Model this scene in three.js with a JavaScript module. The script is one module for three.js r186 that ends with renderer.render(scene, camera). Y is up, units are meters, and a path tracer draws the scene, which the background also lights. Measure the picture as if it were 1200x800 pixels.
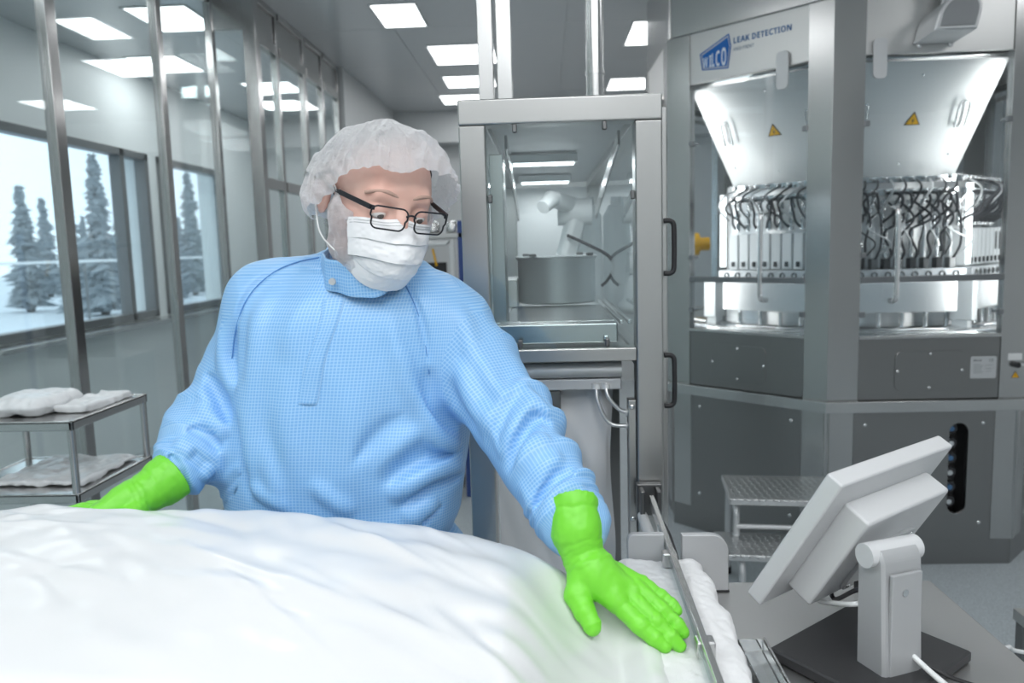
import * as THREE from 'three';
import { RoundedBoxGeometry } from 'three/addons/geometries/RoundedBoxGeometry.js';
import { mergeGeometries, toCreasedNormals } from 'three/addons/utils/BufferGeometryUtils.js';
import { RectAreaLightUniformsLib } from 'three/addons/lights/RectAreaLightUniformsLib.js';

// ------------------------------------------------------------------ camera, sky, exposure
const V = (x, y, z) => new THREE.Vector3(x, y, z);
const D2R = Math.PI / 180;
const scene = new THREE.Scene();
const F = 920;                                             // focal length in pixels of the 1200 x 800 frame
const camera = new THREE.PerspectiveCamera(2 * Math.atan(400 / F) / D2R, 1.5, 0.05, 200);
camera.position.set(0, 1.5, 0);
camera.rotation.order = 'YXZ';
camera.rotation.set(-6.88 * D2R, 2.5 * D2R, -1.6 * D2R);
camera.updateMatrixWorld();
camera.focus = 1.32; camera.userData.fStop = 4.5;
scene.add(camera);
scene.background = new THREE.Color().setRGB(1.55, 1.75, 2.0);      // overcast winter sky
const renderer = new THREE.WebGLRenderer({ antialias: true });
renderer.toneMapping = THREE.LinearToneMapping;
renderer.toneMappingExposure = 1.0;
renderer.shadowMap.enabled = true;
RectAreaLightUniformsLib.init();
const LAMP = 4.2;                                          // radiance of the ceiling panels
const LAMP_COLOR = new THREE.Color().setRGB(0.965, 0.985, 1.0);

// ------------------------------------------------------------------ helpers
const camQ = camera.quaternion.clone();
function ray(px, py) { return V((px - 600) / F, -(py - 400) / F, -1).applyQuaternion(camQ); }
function P(px, py, d) { const r = ray(px, py); return r.multiplyScalar(-d / r.z).add(camera.position); }          // on the plane z = -d
function PY(px, py, h) { const r = ray(px, py); return r.multiplyScalar((h - 1.5) / r.y).add(camera.position); }   // on the plane y = h
function PX(px, py, x) { const r = ray(px, py); return r.multiplyScalar(x / r.x).add(camera.position); }           // on the plane x = const
let seed = 7; const rnd = () => { seed = (seed * 1664525 + 1013904223) % 4294967296; return seed / 4294967296; };
const hash3 = (x, y, z) => { let h = Math.imul(x, 374761393) ^ Math.imul(y, 668265263) ^ Math.imul(z, 2147483647 ^ 1274126177); h = Math.imul(h ^ (h >>> 13), 1274126177); return ((h ^ (h >>> 16)) >>> 0) / 4294967296; };
function noise(x, y, z) {
  const i = Math.floor(x), j = Math.floor(y), k = Math.floor(z), u = x - i, v = y - j, w = z - k;
  const s = (t) => t * t * (3 - 2 * t), a = s(u), b = s(v), c = s(w), L = (p, q, t) => p + (q - p) * t;
  return L(L(L(hash3(i, j, k), hash3(i + 1, j, k), a), L(hash3(i, j + 1, k), hash3(i + 1, j + 1, k), a), b),
    L(L(hash3(i, j, k + 1), hash3(i + 1, j, k + 1), a), L(hash3(i, j + 1, k + 1), hash3(i + 1, j + 1, k + 1), a), b), c) * 2 - 1;
}
const clamp = (x, a = 0, b = 1) => Math.min(b, Math.max(a, x));
const smooth = (a, b, x) => { const t = clamp((x - a) / (b - a)); return t * t * (3 - 2 * t); };
const interp = (tab, x) => {                                // piecewise table [[x, value]...], eased
  if (x <= tab[0][0]) return tab[0][1];
  for (let i = 1; i < tab.length; i++) if (x <= tab[i][0]) { const t = (x - tab[i - 1][0]) / (tab[i][0] - tab[i - 1][0]); return tab[i - 1][1] + (tab[i][1] - tab[i - 1][1]) * t; }
  return tab[tab.length - 1][1];
};
const names = {};
function numbered(n) { const k = names[n] = (names[n] ?? -1) + 1; return k ? n + '_' + String(k).padStart(3, '0') : n; }
function metreUV(g) {                                       // box-projected uv in metres
  const q = g.index ? g.toNonIndexed() : g, p = q.attributes.position, n = q.attributes.normal, uv = new Float32Array(p.count * 2);
  for (let i = 0; i < p.count; i += 3) {
    let nx = 0, ny = 0, nz = 0; for (let k = 0; k < 3; k++) { nx += Math.abs(n.getX(i + k)); ny += Math.abs(n.getY(i + k)); nz += Math.abs(n.getZ(i + k)); }
    for (let k = i; k < i + 3; k++) {
      const x = p.getX(k), y = p.getY(k), z = p.getZ(k);
      const [a, b] = nx > ny && nx > nz ? [z, y] : ny > nz ? [x, z] : [x, y];
      uv[2 * k] = a; uv[2 * k + 1] = b;
    }
  }
  q.setAttribute('uv', new THREE.BufferAttribute(uv, 2));
  return q;
}
function merge(list) { return mergeGeometries(list.map((g) => { const q = metreUV(g); for (const k of Object.keys(q.attributes)) if (!['position', 'normal', 'uv'].includes(k)) q.deleteAttribute(k); return q; })); }
function mesh(name, geo, mat, parent = scene, keepUV = false) {
  if (Array.isArray(geo)) geo = merge(geo); else if (!keepUV) geo = metreUV(geo);
  const m = new THREE.Mesh(geo, mat); m.name = parent === scene ? numbered(name) : name;
  m.castShadow = m.receiveShadow = true; parent.add(m); return m;
}
function thing(name, label, category, pos = [0, 0, 0], group) {
  const o = new THREE.Group(); o.name = numbered(name); scene.add(o); o.position.set(...pos); o.userData = { label, category };
  if (group) o.userData.group = group;
  return o;
}
function tag(o, label, category, group) { Object.assign(o.userData, { label, category }); if (group) o.userData.group = group; return o; }
function structure(o, label, category) { Object.assign(o.userData, { kind: 'structure', label, category }); return o; }
// geometry makers; all positions in the parent's frame
const box = (cx, cy, cz, w, h, d, r = 0.003) => { r = Math.min(r, w * 0.45, h * 0.45, d * 0.45); return (r > 0.0004 ? new RoundedBoxGeometry(w, h, d, 1, r) : new THREE.BoxGeometry(w, h, d)).translate(cx, cy, cz); };
const slab = (x0, x1, y0, y1, z0, z1, r = 0.003) => box((x0 + x1) / 2, (y0 + y1) / 2, (z0 + z1) / 2, Math.abs(x1 - x0), Math.abs(y1 - y0), Math.abs(z1 - z0), r);
function frameOf(a, b, up = V(0, 1, 0)) {                   // matrix whose z axis runs a -> b
  const z = b.clone().sub(a).normalize(); let x = up.clone().cross(z); if (x.length() < 1e-4) x = V(1, 0, 0).cross(z); x.normalize();
  return new THREE.Matrix4().makeBasis(x, z.clone().cross(x), z);
}
function bar(a, b, w, h, r = 0.002, up) { const L = a.distanceTo(b); return box(0, 0, 0, w, h, L, r).applyMatrix4(frameOf(a, b, up).setPosition(a.clone().add(b).multiplyScalar(0.5))); }
function rod(a, b, r, r2 = r, seg = 16) { const g = new THREE.CylinderGeometry(r2, r, a.distanceTo(b), seg).rotateX(Math.PI / 2); return g.applyMatrix4(frameOf(a, b).setPosition(a.clone().add(b).multiplyScalar(0.5))); }
function tube(pts, r, n = 40, seg = 8, closed = false, tension = 0.5) { return new THREE.TubeGeometry(new THREE.CatmullRomCurve3(pts, closed, 'catmullrom', tension), n, r, seg, closed); }
const lathe = (prof, seg = 48) => new THREE.LatheGeometry(prof.map(([r, y]) => new THREE.Vector2(r, y)), seg);
function roundRect(w, h, r) {
  const s = new THREE.Shape(), x = -w / 2, y = -h / 2; r = Math.min(r, w / 2, h / 2);
  s.moveTo(x + r, y); s.lineTo(x + w - r, y); s.absarc(x + w - r, y + r, r, -Math.PI / 2, 0); s.lineTo(x + w, y + h - r); s.absarc(x + w - r, y + h - r, r, 0, Math.PI / 2);
  s.lineTo(x + r, y + h); s.absarc(x + r, y + h - r, r, Math.PI / 2, Math.PI); s.lineTo(x, y + r); s.absarc(x + r, y + r, r, Math.PI, Math.PI * 1.5); return s;
}
const plate = (shape, t, bevel = 0.0015) => new THREE.ExtrudeGeometry(shape, { depth: t, bevelEnabled: bevel > 0, bevelThickness: bevel, bevelSize: bevel, bevelSegments: 1, curveSegments: 10 });
// naive surface nets over a signed distance function, vertices pulled onto the surface
function sdfGeo(f, mn, mx, h, eps = 0.0015, steps = 3) {
  const nx = Math.ceil((mx.x - mn.x) / h) + 1, ny = Math.ceil((mx.y - mn.y) / h) + 1, nz = Math.ceil((mx.z - mn.z) / h) + 1;
  const val = new Float32Array(nx * ny * nz), at = (i, j, k) => (k * ny + j) * nx + i;
  const B = 6, skip = B * h * 0.9 + 0.03;                    // blocks far from the surface keep one value
  for (let k0 = 0; k0 < nz; k0 += B) for (let j0 = 0; j0 < ny; j0 += B) for (let i0 = 0; i0 < nx; i0 += B) {
    const c = f(mn.x + (i0 + B / 2) * h, mn.y + (j0 + B / 2) * h, mn.z + (k0 + B / 2) * h), far = Math.abs(c) > skip;
    for (let k = k0; k < Math.min(nz, k0 + B); k++) for (let j = j0; j < Math.min(ny, j0 + B); j++) for (let i = i0; i < Math.min(nx, i0 + B); i++) val[at(i, j, k)] = far ? c : f(mn.x + i * h, mn.y + j * h, mn.z + k * h);
  }
  const id = new Int32Array(nx * ny * nz).fill(-1), pos = [];
  const E = [[0, 1], [0, 2], [0, 4], [1, 3], [1, 5], [2, 3], [2, 6], [3, 7], [4, 5], [4, 6], [5, 7], [6, 7]];
  for (let k = 0; k < nz - 1; k++) for (let j = 0; j < ny - 1; j++) for (let i = 0; i < nx - 1; i++) {
    const c = []; let s = 0; for (let q = 0; q < 8; q++) { c[q] = val[at(i + (q & 1), j + ((q >> 1) & 1), k + (q >> 2))]; if (c[q] < 0) s++; }
    if (s === 0 || s === 8) continue;
    let x = 0, y = 0, z = 0, n = 0;
    for (const [a, b] of E) if ((c[a] < 0) !== (c[b] < 0)) {
      const t = c[a] / (c[a] - c[b]); n++;
      x += (a & 1) + t * ((b & 1) - (a & 1)); y += ((a >> 1) & 1) + t * (((b >> 1) & 1) - ((a >> 1) & 1)); z += (a >> 2) + t * ((b >> 2) - (a >> 2));
    }
    id[at(i, j, k)] = pos.length / 3; pos.push(mn.x + (i + x / n) * h, mn.y + (j + y / n) * h, mn.z + (k + z / n) * h);
  }
  const nor = new Float32Array(pos.length);
  for (let v = 0; v < pos.length; v += 3) {
    let x = pos[v], y = pos[v + 1], z = pos[v + 2], gx, gy, gz;
    for (let s = 0; s <= steps; s++) {
      gx = f(x + eps, y, z) - f(x - eps, y, z); gy = f(x, y + eps, z) - f(x, y - eps, z); gz = f(x, y, z + eps) - f(x, y, z - eps);
      const l = Math.hypot(gx, gy, gz) || 1, d = f(x, y, z), gl = Math.max(0.35, l / (2 * eps)), m = clamp(d / gl, -h * 0.6, h * 0.6);
      gx /= l; gy /= l; gz /= l; if (s < steps) { x -= gx * m * 0.8; y -= gy * m * 0.8; z -= gz * m * 0.8; }
    }
    pos[v] = x; pos[v + 1] = y; pos[v + 2] = z; nor[v] = gx; nor[v + 1] = gy; nor[v + 2] = gz;
  }
  const idx = [], quad = (a, b, c, d, flip) => { if (a < 0 || b < 0 || c < 0 || d < 0) return; flip ? idx.push(a, c, b, a, d, c) : idx.push(a, b, c, a, c, d); };
  for (let k = 1; k < nz - 1; k++) for (let j = 1; j < ny - 1; j++) for (let i = 1; i < nx - 1; i++) {
    const s = val[at(i, j, k)] < 0;
    if (s !== val[at(i + 1, j, k)] < 0) quad(id[at(i, j - 1, k - 1)], id[at(i, j, k - 1)], id[at(i, j, k)], id[at(i, j - 1, k)], !s);
    if (s !== val[at(i, j + 1, k)] < 0) quad(id[at(i - 1, j, k - 1)], id[at(i - 1, j, k)], id[at(i, j, k)], id[at(i, j, k - 1)], !s);
    if (s !== val[at(i, j, k + 1)] < 0) quad(id[at(i - 1, j - 1, k)], id[at(i, j - 1, k)], id[at(i, j, k)], id[at(i - 1, j, k)], !s);
  }
  const g = new THREE.BufferGeometry();
  g.setAttribute('position', new THREE.Float32BufferAttribute(pos, 3)); g.setAttribute('normal', new THREE.BufferAttribute(nor, 3)); g.setIndex(idx);
  return g;
}
// distances
const smin = (a, b, k) => { const h = clamp(0.5 + 0.5 * (b - a) / k); return b + (a - b) * h - k * h * (1 - h); };
function cone3(x, y, z, a, b, ra, rb) {                     // tapered capsule
  const bx = b.x - a.x, by = b.y - a.y, bz = b.z - a.z, px = x - a.x, py = y - a.y, pz = z - a.z;
  const t = clamp((px * bx + py * by + pz * bz) / (bx * bx + by * by + bz * bz));
  return Math.hypot(px - bx * t, py - by * t, pz - bz * t) - (ra + (rb - ra) * t);
}
function ell(x, y, z, cx, cy, cz, rx, ry, rz) {
  const a = (x - cx) / rx, b = (y - cy) / ry, c = (z - cz) / rz, k0 = Math.hypot(a, b, c), k1 = Math.hypot(a / rx, b / ry, c / rz);
  return k1 < 1e-9 ? -Math.min(rx, ry, rz) : k0 * (k0 - 1) / k1;
}

// ------------------------------------------------------------------ materials
function dataTex(w, h, fn, srgb = false, rep = [1, 1]) {
  const d = new Uint8Array(w * h * 4);
  for (let y = 0; y < h; y++) for (let x = 0; x < w; x++) { const c = fn(x, y); const i = 4 * (y * w + x); for (let k = 0; k < 3; k++) d[i + k] = clamp(Array.isArray(c) ? c[k] : c, 0, 255); d[i + 3] = Array.isArray(c) && c.length > 3 ? c[3] : 255; }
  const t = new THREE.DataTexture(d, w, h); t.wrapS = t.wrapT = THREE.RepeatWrapping; t.magFilter = THREE.LinearFilter; t.minFilter = THREE.LinearMipmapLinearFilter; t.generateMipmaps = true;
  if (srgb) t.colorSpace = THREE.SRGBColorSpace; t.repeat.set(...rep); t.needsUpdate = true; return t;
}
// brushed steel: streaks along u; one tile is 0.25 m
const streak = (vert) => { const rows = []; for (let i = 0; i < 512; i++) rows[i] = rnd(); return dataTex(512, 512, (x, y) => { const [a, b] = vert ? [y, x] : [x, y]; return 128 + 70 * (rows[b] - 0.5) * (0.6 + 0.4 * Math.sin(a / 512 * 6.283 + rows[(b * 7) % 512] * 6.28)) + 26 * (hash3(a >> 4, b, 3) - 0.5); }, false, [4, 4]); };
const streakH = streak(false), streakV = streak(true);
const blotch = dataTex(256, 256, (x, y) => { const a = x / 256 * 6.2832, b = y / 256 * 6.2832; return 128 + 50 * noise(2 * Math.cos(a) + 9, 2 * Math.sin(a) + 2 * Math.cos(b), 2 * Math.sin(b)) + 30 * noise(5 * Math.cos(a), 5 * Math.sin(a) + 5 * Math.cos(b), 5 * Math.sin(b)); });
const M = {};
const std = (o) => new THREE.MeshStandardMaterial(o), phy = (o) => new THREE.MeshPhysicalMaterial(o);
const lin = (r, g, b) => new THREE.Color().setRGB(r, g, b);
M.steel = std({ color: lin(0.50, 0.50, 0.49), metalness: 1, roughness: 0.34, bumpMap: streakH, bumpScale: 0.00006 });
M.steelV = std({ color: lin(0.52, 0.52, 0.515), metalness: 1, roughness: 0.25, bumpMap: streakV, bumpScale: 0.00006 });
M.panelSteel = std({ color: lin(0.30, 0.298, 0.295), metalness: 1, roughness: 0.32, bumpMap: streakV, bumpScale: 0.00005 });
M.chrome = std({ color: lin(0.78, 0.78, 0.78), metalness: 1, roughness: 0.16 });
M.polished = std({ color: lin(0.60, 0.60, 0.595), metalness: 1, roughness: 0.24 });
M.satin = std({ color: lin(0.80, 0.80, 0.80), metalness: 1, roughness: 0.42 });
M.alu = std({ color: lin(0.62, 0.63, 0.64), metalness: 0.7, roughness: 0.5 });
M.darkSteel = std({ color: lin(0.20, 0.20, 0.20), metalness: 1, roughness: 0.4 });
M.black = std({ color: lin(0.018, 0.018, 0.02), roughness: 0.5 });
M.hose = std({ color: lin(0.03, 0.03, 0.035), roughness: 0.42 });
M.whitePlastic = std({ color: lin(0.74, 0.75, 0.75), roughness: 0.45 });
M.clearHose = phy({ color: lin(0.8, 0.82, 0.84), roughness: 0.2, transmission: 0.5, thickness: 0 });
M.wallWhite = std({ color: lin(0.80, 0.815, 0.815), roughness: 0.45 });
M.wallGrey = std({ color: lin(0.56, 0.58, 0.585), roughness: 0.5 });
M.ceiling = std({ color: lin(0.62, 0.635, 0.645), roughness: 0.2, metalness: 0.15 });
M.glass = phy({ color: lin(0.93, 0.97, 0.97), roughness: 0.0, transmission: 1, thickness: 0, ior: 1.5 });
M.glassTint = phy({ color: lin(0.88, 0.92, 0.94), roughness: 0.0, transmission: 1, thickness: 0, ior: 1.5 });
M.lampGlow = std({ color: 0x111111, emissive: LAMP_COLOR, emissiveIntensity: 4.0, roughness: 0.8 });
M.yellow = std({ color: 0xf0b400, roughness: 0.5 });
M.frameGrey = std({ color: lin(0.16, 0.165, 0.17), roughness: 0.4, metalness: 0.4 });
const vinyl = dataTex(256, 256, (x, y) => { const n = hash3(x, y, 1), m = hash3(x >> 1, y >> 1, 5); const v = (m > 0.86 ? 26 : m < 0.12 ? -22 : 0) + 10 * (n - 0.5); return [176 + v, 184 + v, 188 + v]; }, true, [3, 3]);
M.floor = std({ map: vinyl, roughness: 0.35 });

// ------------------------------------------------------------------ room shell
const CEIL = 2.92, XW = -1.81, XW2 = -1.58, XO = -3.15, ZB = -8.6, ZF = 2.6, XR = 4.6, ZJ = -4.42;
structure(mesh('floor', slab(XO - 0.3, XR + 0.2, -0.12, 0, ZB - 0.2, ZF + 0.2, 0), M.floor), 'pale blue grey speckled vinyl cleanroom floor', 'floor');
const ceil = mesh('ceiling', slab(XO - 0.3, XR + 0.2, CEIL + 0.004, CEIL + 0.12, ZB - 0.2, ZF + 0.2, 0), M.ceiling); structure(ceil, 'glossy grey cleanroom ceiling of large flat panels', 'ceiling');
for (let i = 0; i < 7; i++) for (let j = 0; j < 10; j++) {   // ceiling panels with open joints
  const w = (XR - XO) / 7, d = (ZF - ZB) / 10;
  mesh('ceiling_panel', box(XO + (i + 0.5) * w, CEIL + 0.002, ZB + (j + 0.5) * d, w - 0.004, 0.004, d - 0.004, 0), M.ceiling, ceil);
}
structure(mesh('wall_right', slab(XR, XR + 0.2, 0, CEIL, ZB - 0.2, ZF + 0.2, 0), M.wallWhite), 'plain white cleanroom wall beyond the machine', 'wall');
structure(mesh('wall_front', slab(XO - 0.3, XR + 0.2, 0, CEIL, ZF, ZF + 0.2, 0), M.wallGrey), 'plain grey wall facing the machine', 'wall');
const wb = mesh('wall_back', slab(XO - 0.3, XR + 0.2, 0, CEIL, ZB - 0.2, ZB, 0), M.wallGrey); structure(wb, 'plain grey end wall of the cleanroom', 'wall');
// outer wall of the next room, with two windows
const WY0 = 1.02, WY1 = 2.31;
const wins = [[-4.25, -6.25], [-6.42, -7.75]];               // z ranges of the openings
const owall = thing('wall_left', '', ''); owall.name = 'wall_left'; structure(owall, 'pale grey outer wall with windows behind the glass partition', 'wall');
mesh('wall_panel', [slab(XO - 0.25, XO, 0, WY0, ZB, ZF, 0), slab(XO - 0.25, XO, WY1, CEIL, ZB, ZF, 0), slab(XO - 0.25, XO, WY0, WY1, wins[0][0], ZF, 0), slab(XO - 0.25, XO, WY0, WY1, wins[1][0], wins[0][1], 0), slab(XO - 0.25, XO, WY0, WY1, ZB, wins[1][1], 0)], M.wallWhite, owall);
wins.forEach(([a, b], i) => {
  const w = thing('window', '', ''); w.name = 'window_' + (i + 1);
  structure(w, i ? 'window with grey frame farther along the outer wall' : 'wide window with grey frame opposite the stainless trolley', 'window');
  const t = 0.055, x0 = XO - 0.07, x1 = XO + 0.02, f = [slab(x0, x1, WY0, WY0 + t, a, b), slab(x0, x1, WY1 - t, WY1, a, b), slab(x0, x1, WY0, WY1, a, a - t), slab(x0, x1, WY0, WY1, b + t, b)];
  mesh('window_frame', f, M.frameGrey, w);
  if (!i) mesh('mullion', slab(x0, x1, WY0, WY1, b + 0.42, b + 0.36), M.frameGrey, w);
  mesh('pane', slab(XO - 0.045, XO - 0.04, WY0 + t, WY1 - t, a - t, b + t, 0), M.glass, w);
  mesh('window_sill', slab(XO - 0.02, XO + 0.16, WY0 - 0.04, WY0 - 0.01, a + 0.08, b - 0.08), M.polished, w);
});
// glazed steel partition between the rooms
const part = thing('wall_partition', '', ''); part.name = 'wall_partition'; structure(part, 'floor to ceiling glass partition with polished steel posts', 'wall');
const PT = 0.042;
M.postSteel = std({ color: lin(0.46, 0.455, 0.45), metalness: 1, roughness: 0.2 });
function post(px, x, w = PT) { const z = PX(px, 300, x).z; mesh('post', slab(x - PT / 2, x + PT / 2, 0, CEIL, z - w / 2, z + w / 2, 0.004), M.postSteel, part); return z; }
const z1 = post(80, XW, 0.062), z2 = post(203, XW, 0.055), zn = [ZF - 0.03, 0.6, -1.1];
zn.forEach((z) => mesh('post', slab(XW - PT / 2, XW + PT / 2, 0, CEIL, z - PT / 2, z + PT / 2, 0.004), M.postSteel, part));
mesh('post', slab(XW - PT / 2, XW + PT / 2, 0, CEIL, ZJ - PT / 2, ZJ + PT / 2, 0.004), M.postSteel, part);
mesh('post', slab(XW2 - 0.035, XW2 + 0.035, 0, CEIL, ZJ - 0.035, ZJ + 0.035, 0.004), M.postSteel, part);
const z3 = post(336, XW2), z4 = post(366, XW2, 0.055), z5 = post(386, XW2), z6 = post(404, XW2, 0.06);
const pane = (x, za, zb, y0 = 0.09, y1 = CEIL - 0.05) => mesh('pane', slab(x - 0.003, x + 0.003, y0, y1, za, zb, 0), M.glass, part);
const edges = [zn[0], zn[1], zn[2], z1, z2, ZJ];
for (let i = 0; i < 5; i++) { pane(XW, edges[i] - 0.03, edges[i + 1] + 0.03); mesh('rail', slab(XW - 0.02, XW + 0.02, 0, 0.09, edges[i] - 0.03, edges[i + 1] + 0.03), M.postSteel, part); mesh('rail', slab(XW - 0.015, XW + 0.015, CEIL - 0.05, CEIL, edges[i] - 0.03, edges[i + 1] + 0.03), M.steel, part); }
const ed2 = [ZJ, z3, z4, z5, z6];
for (let i = 0; i < 4; i++) {
  const a = ed2[i] - 0.035, b = ed2[i + 1] + 0.035; pane(XW2, a, b, 1.93, 2.66); pane(XW2, a, b, 0.09, 1.87); 
  for (const [y0, y1] of [[0, 0.09], [1.87, 1.93], [2.66, 2.72], [CEIL - 0.04, CEIL]]) mesh('rail', slab(XW2 - 0.025, XW2 + 0.025, y0, y1, a, b), M.postSteel, part);
  mesh('header_panel', slab(XW2 - 0.012, XW2 + 0.012, 2.72, CEIL - 0.04, a, b), M.postSteel, part);
}
mesh('pane', slab(XW + 0.03, XW2 - 0.036, 0.09, 2.72, ZJ - 0.003, ZJ + 0.003, 0), M.glass, part);
mesh('rail', slab(XW + 0.03, XW2 - 0.036, 2.72, CEIL, ZJ - 0.02, ZJ + 0.02), M.postSteel, part);
mesh('rail', slab(XW + 0.03, XW2 - 0.036, 0, 0.09, ZJ - 0.02, ZJ + 0.02), M.postSteel, part);
mesh('wall_panel', slab(XW2 - 0.05, XW2 + 0.05, 0, CEIL, z6 - 0.04, ZB, 0), M.wallGrey, part);
structure(mesh('trim_1', slab(XW2 + 0.05, XR, 2.6, CEIL, ZB, ZB + 0.25, 0.002), M.wallGrey), 'grey bulkhead along the top of the end wall', 'trim');

// ------------------------------------------------------------------ ceiling lamps
function ceilingLamp(x, z, w, d, label, group, power = LAMP) {
  const o = thing('ceiling_lamp', label, 'ceiling lamp', [x, CEIL, z], group), t = 0.012, y = -0.006;
  mesh('lamp_frame', [slab(-w / 2 - t, w / 2 + t, y, 0, -d / 2 - t, -d / 2, 0), slab(-w / 2 - t, w / 2 + t, y, 0, d / 2, d / 2 + t, 0), slab(-w / 2 - t, -w / 2, y, 0, -d / 2, d / 2, 0), slab(w / 2, w / 2 + t, y, 0, -d / 2, d / 2, 0)], M.whitePlastic, o);
  mesh('diffuser', slab(-w / 2, w / 2, -0.004, 0, -d / 2, d / 2, 0), M.lampGlow, o);
  const l = new THREE.RectAreaLight(LAMP_COLOR, power, w, d); l.name = 'lamp_light'; l.position.set(0, -0.009, 0); l.rotation.x = -Math.PI / 2; o.add(l);
}
const gMain = 'square ceiling lamps of the machine room', gNext = 'ceiling lamps of the room behind the glass', gFill = 'unseen ceiling lamps added as front fill';
for (const [x, z, w, d, label] of [[-0.85, -4.97, 0.26, 0.47, 'narrow ceiling lamp in the aisle beside the glass partition'], [-0.56, -6.0, 0.46, 0.57, 'square ceiling lamp crossed by the twin steel posts'], [-0.6, -6.95, 0.42, 0.45, 'square ceiling lamp behind the one crossed by the twin steel posts'], [-0.72, -7.75, 0.45, 0.45, 'last ceiling lamp before the grey bulkhead, over the aisle'], [0.84, -5.6, 0.45, 0.6, 'ceiling lamp between the vent pipe and the octagonal machine'], [0.84, -7.3, 0.45, 0.5, 'far ceiling lamp just above the cabinet top beside the vent pipe'], [2.4, -6.3, 0.5, 0.6, 'ceiling lamp behind the octagonal machine'], [3.7, -4.2, 0.5, 0.6, 'ceiling lamp beside the plain right wall']]) ceilingLamp(x, z, w, d, label, gMain);
for (const [x, z] of [[-1.0, -2.9], [0.55, -2.6], [2.6, -2.2]]) ceilingLamp(x, z, 0.5, 0.6, 'square ceiling lamp above the aisle in front of the machine', gMain);
for (const [x, z] of [[-1.15, 0.0], [0.1, 0.1], [1.4, 0.0], [-1.0, 1.5], [0.3, 1.5], [1.7, 1.5]]) ceilingLamp(x, z, 0.6, 1.2, 'unseen long ceiling lamp added to light gown and sack from the front', gFill);  // unseen lamps added over and behind the camera as frontal fill
for (const [x, z, w, d] of [[-2.2, -4.85, 0.36, 0.5], [-2.78, -5.95, 0.36, 0.5], [-2.3, -6.9, 0.4, 0.45], [-2.5, -7.7, 0.4, 0.45], [-2.4, -3.2, 0.36, 0.5], [-2.4, -1.6, 0.36, 0.5]]) ceilingLamp(x, z, w, d, 'flush white ceiling lamp seen through the glass partition', gNext, LAMP * 1.7);

// ------------------------------------------------------------------ outdoors
const snow = std({ color: lin(0.62, 0.66, 0.70), roughness: 0.9 });
tag(mesh('snowy_ground', slab(-90, XO - 0.3, -0.6, -0.3, -80, 30, 0), snow), 'pale snow covered ground outside the windows', 'ground').userData.kind = 'structure';
M.hazyNeedle = std({ color: lin(0.30, 0.335, 0.36), roughness: 1 }); M.bark = std({ color: lin(0.09, 0.08, 0.075), roughness: 1 });  // needle colour lightened to grey-blue, with the haze put into it
function conifer(x, z, h, label) {
  const o = thing('conifer', label, 'tree', [x, -0.3, z], 'conifers outside the windows');
  mesh('trunk', rod(V(0, 0, 0), V(0, h * 0.96, 0), 0.14, 0.02, 8), M.bark, o);
  const g = [], n = 34;
  for (let i = 0; i < n; i++) { const t = i / n, y = h * (0.06 + 0.93 * t), r = (h * 0.2 * Math.pow(1 - t, 0.85) + 0.06) * (0.7 + 0.5 * rnd()), m = 7 + Math.floor(rnd() * 5);
    for (let k = 0; k < m; k++) { const a = rnd() * 6.283, L = r * (0.45 + 0.75 * rnd()), w = 0.10 + L * 0.16; for (let q = 0; q < 3; q++) g.push(new THREE.ConeGeometry(w * (0.5 + 0.5 * rnd()), L * (1 - q * 0.25), 4, 1).rotateZ(-Math.PI / 2 - 0.15 - 0.35 * rnd()).translate(L / 2, -L * 0.12, (rnd() - 0.5) * w * 2).scale(1, 0.7, 1).rotateY(a).translate(0, y + (rnd() - 0.5) * 0.2, 0)); } }
  mesh('foliage', g, M.hazyNeedle, o);
}
const outAt = (px, x) => PX(px, 300, x);
for (const [px, x, h] of [[118, -14, 5.1], [186, -15, 5.0], [226, -16, 5.6], [248, -20, 6.4], [84, -16, 3.9], [140, -30, 5.2], [200, -31, 5.8], [212, -26, 4.6]]) { const p = outAt(px, x); conifer(p.x, p.z, h, 'tall haze tinted conifer standing outside the windows'); }
for (const [px, x, h] of [[30, -18, 4.4], [55, -24, 4.8], [100, -36, 5.2], [165, -34, 4.6]]) { const p = outAt(px, x); conifer(p.x, p.z, h, 'tall haze tinted conifer standing outside the windows'); }
const rail0 = thing('outdoor_railing', 'long white railing outside beyond the windows', 'railing', [0, 0, 0]);
mesh('rail', bar(V(-11.2, 1.44, -6), V(-11.2, 1.44, -40), 0.06, 0.06), M.whitePlastic, rail0);
for (let i = 0; i < 9; i++) mesh('post', rod(V(-11.2, -0.3, -6.2 - i * 4.2), V(-11.2, 1.42, -6.2 - i * 4.2), 0.03, 0.03, 8), M.frameGrey, rail0);

// ------------------------------------------------------------------ octagonal inspection machine
const mach = thing('inspection_machine', 'large octagonal stainless machine with windows, conical hood and blue printed header', 'machine', [1.675, 0, -4.538]);
const AP = 1.038, HS = 0.43;                                // apothem and half side of the octagon
const faceM = (k) => new THREE.Matrix4().makeRotationY(k * Math.PI / 4).multiply(new THREE.Matrix4().makeTranslation(0, 0, AP));
const onFace = (k, g) => { (Array.isArray(g) ? g : [g]).forEach((q) => q.applyMatrix4(faceM(k))); return g; };
const fpart = (name, k, g, m, parent = mach) => mesh(name, onFace(k, g), m, parent);
function slabPoly(pts, y0, y1) { const s = new THREE.Shape(pts.map(([x, z]) => new THREE.Vector2(x, -z))); return new THREE.ExtrudeGeometry(s, { depth: y1 - y0, bevelEnabled: false }).rotateX(-Math.PI / 2).translate(0, y0, 0); }
const octo = (ap) => Array.from({ length: 8 }, (_, i) => { const a = (i * 45 + 22.5) * D2R, r = ap / Math.cos(22.5 * D2R); return [r * Math.sin(a), r * Math.cos(a)]; });
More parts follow.
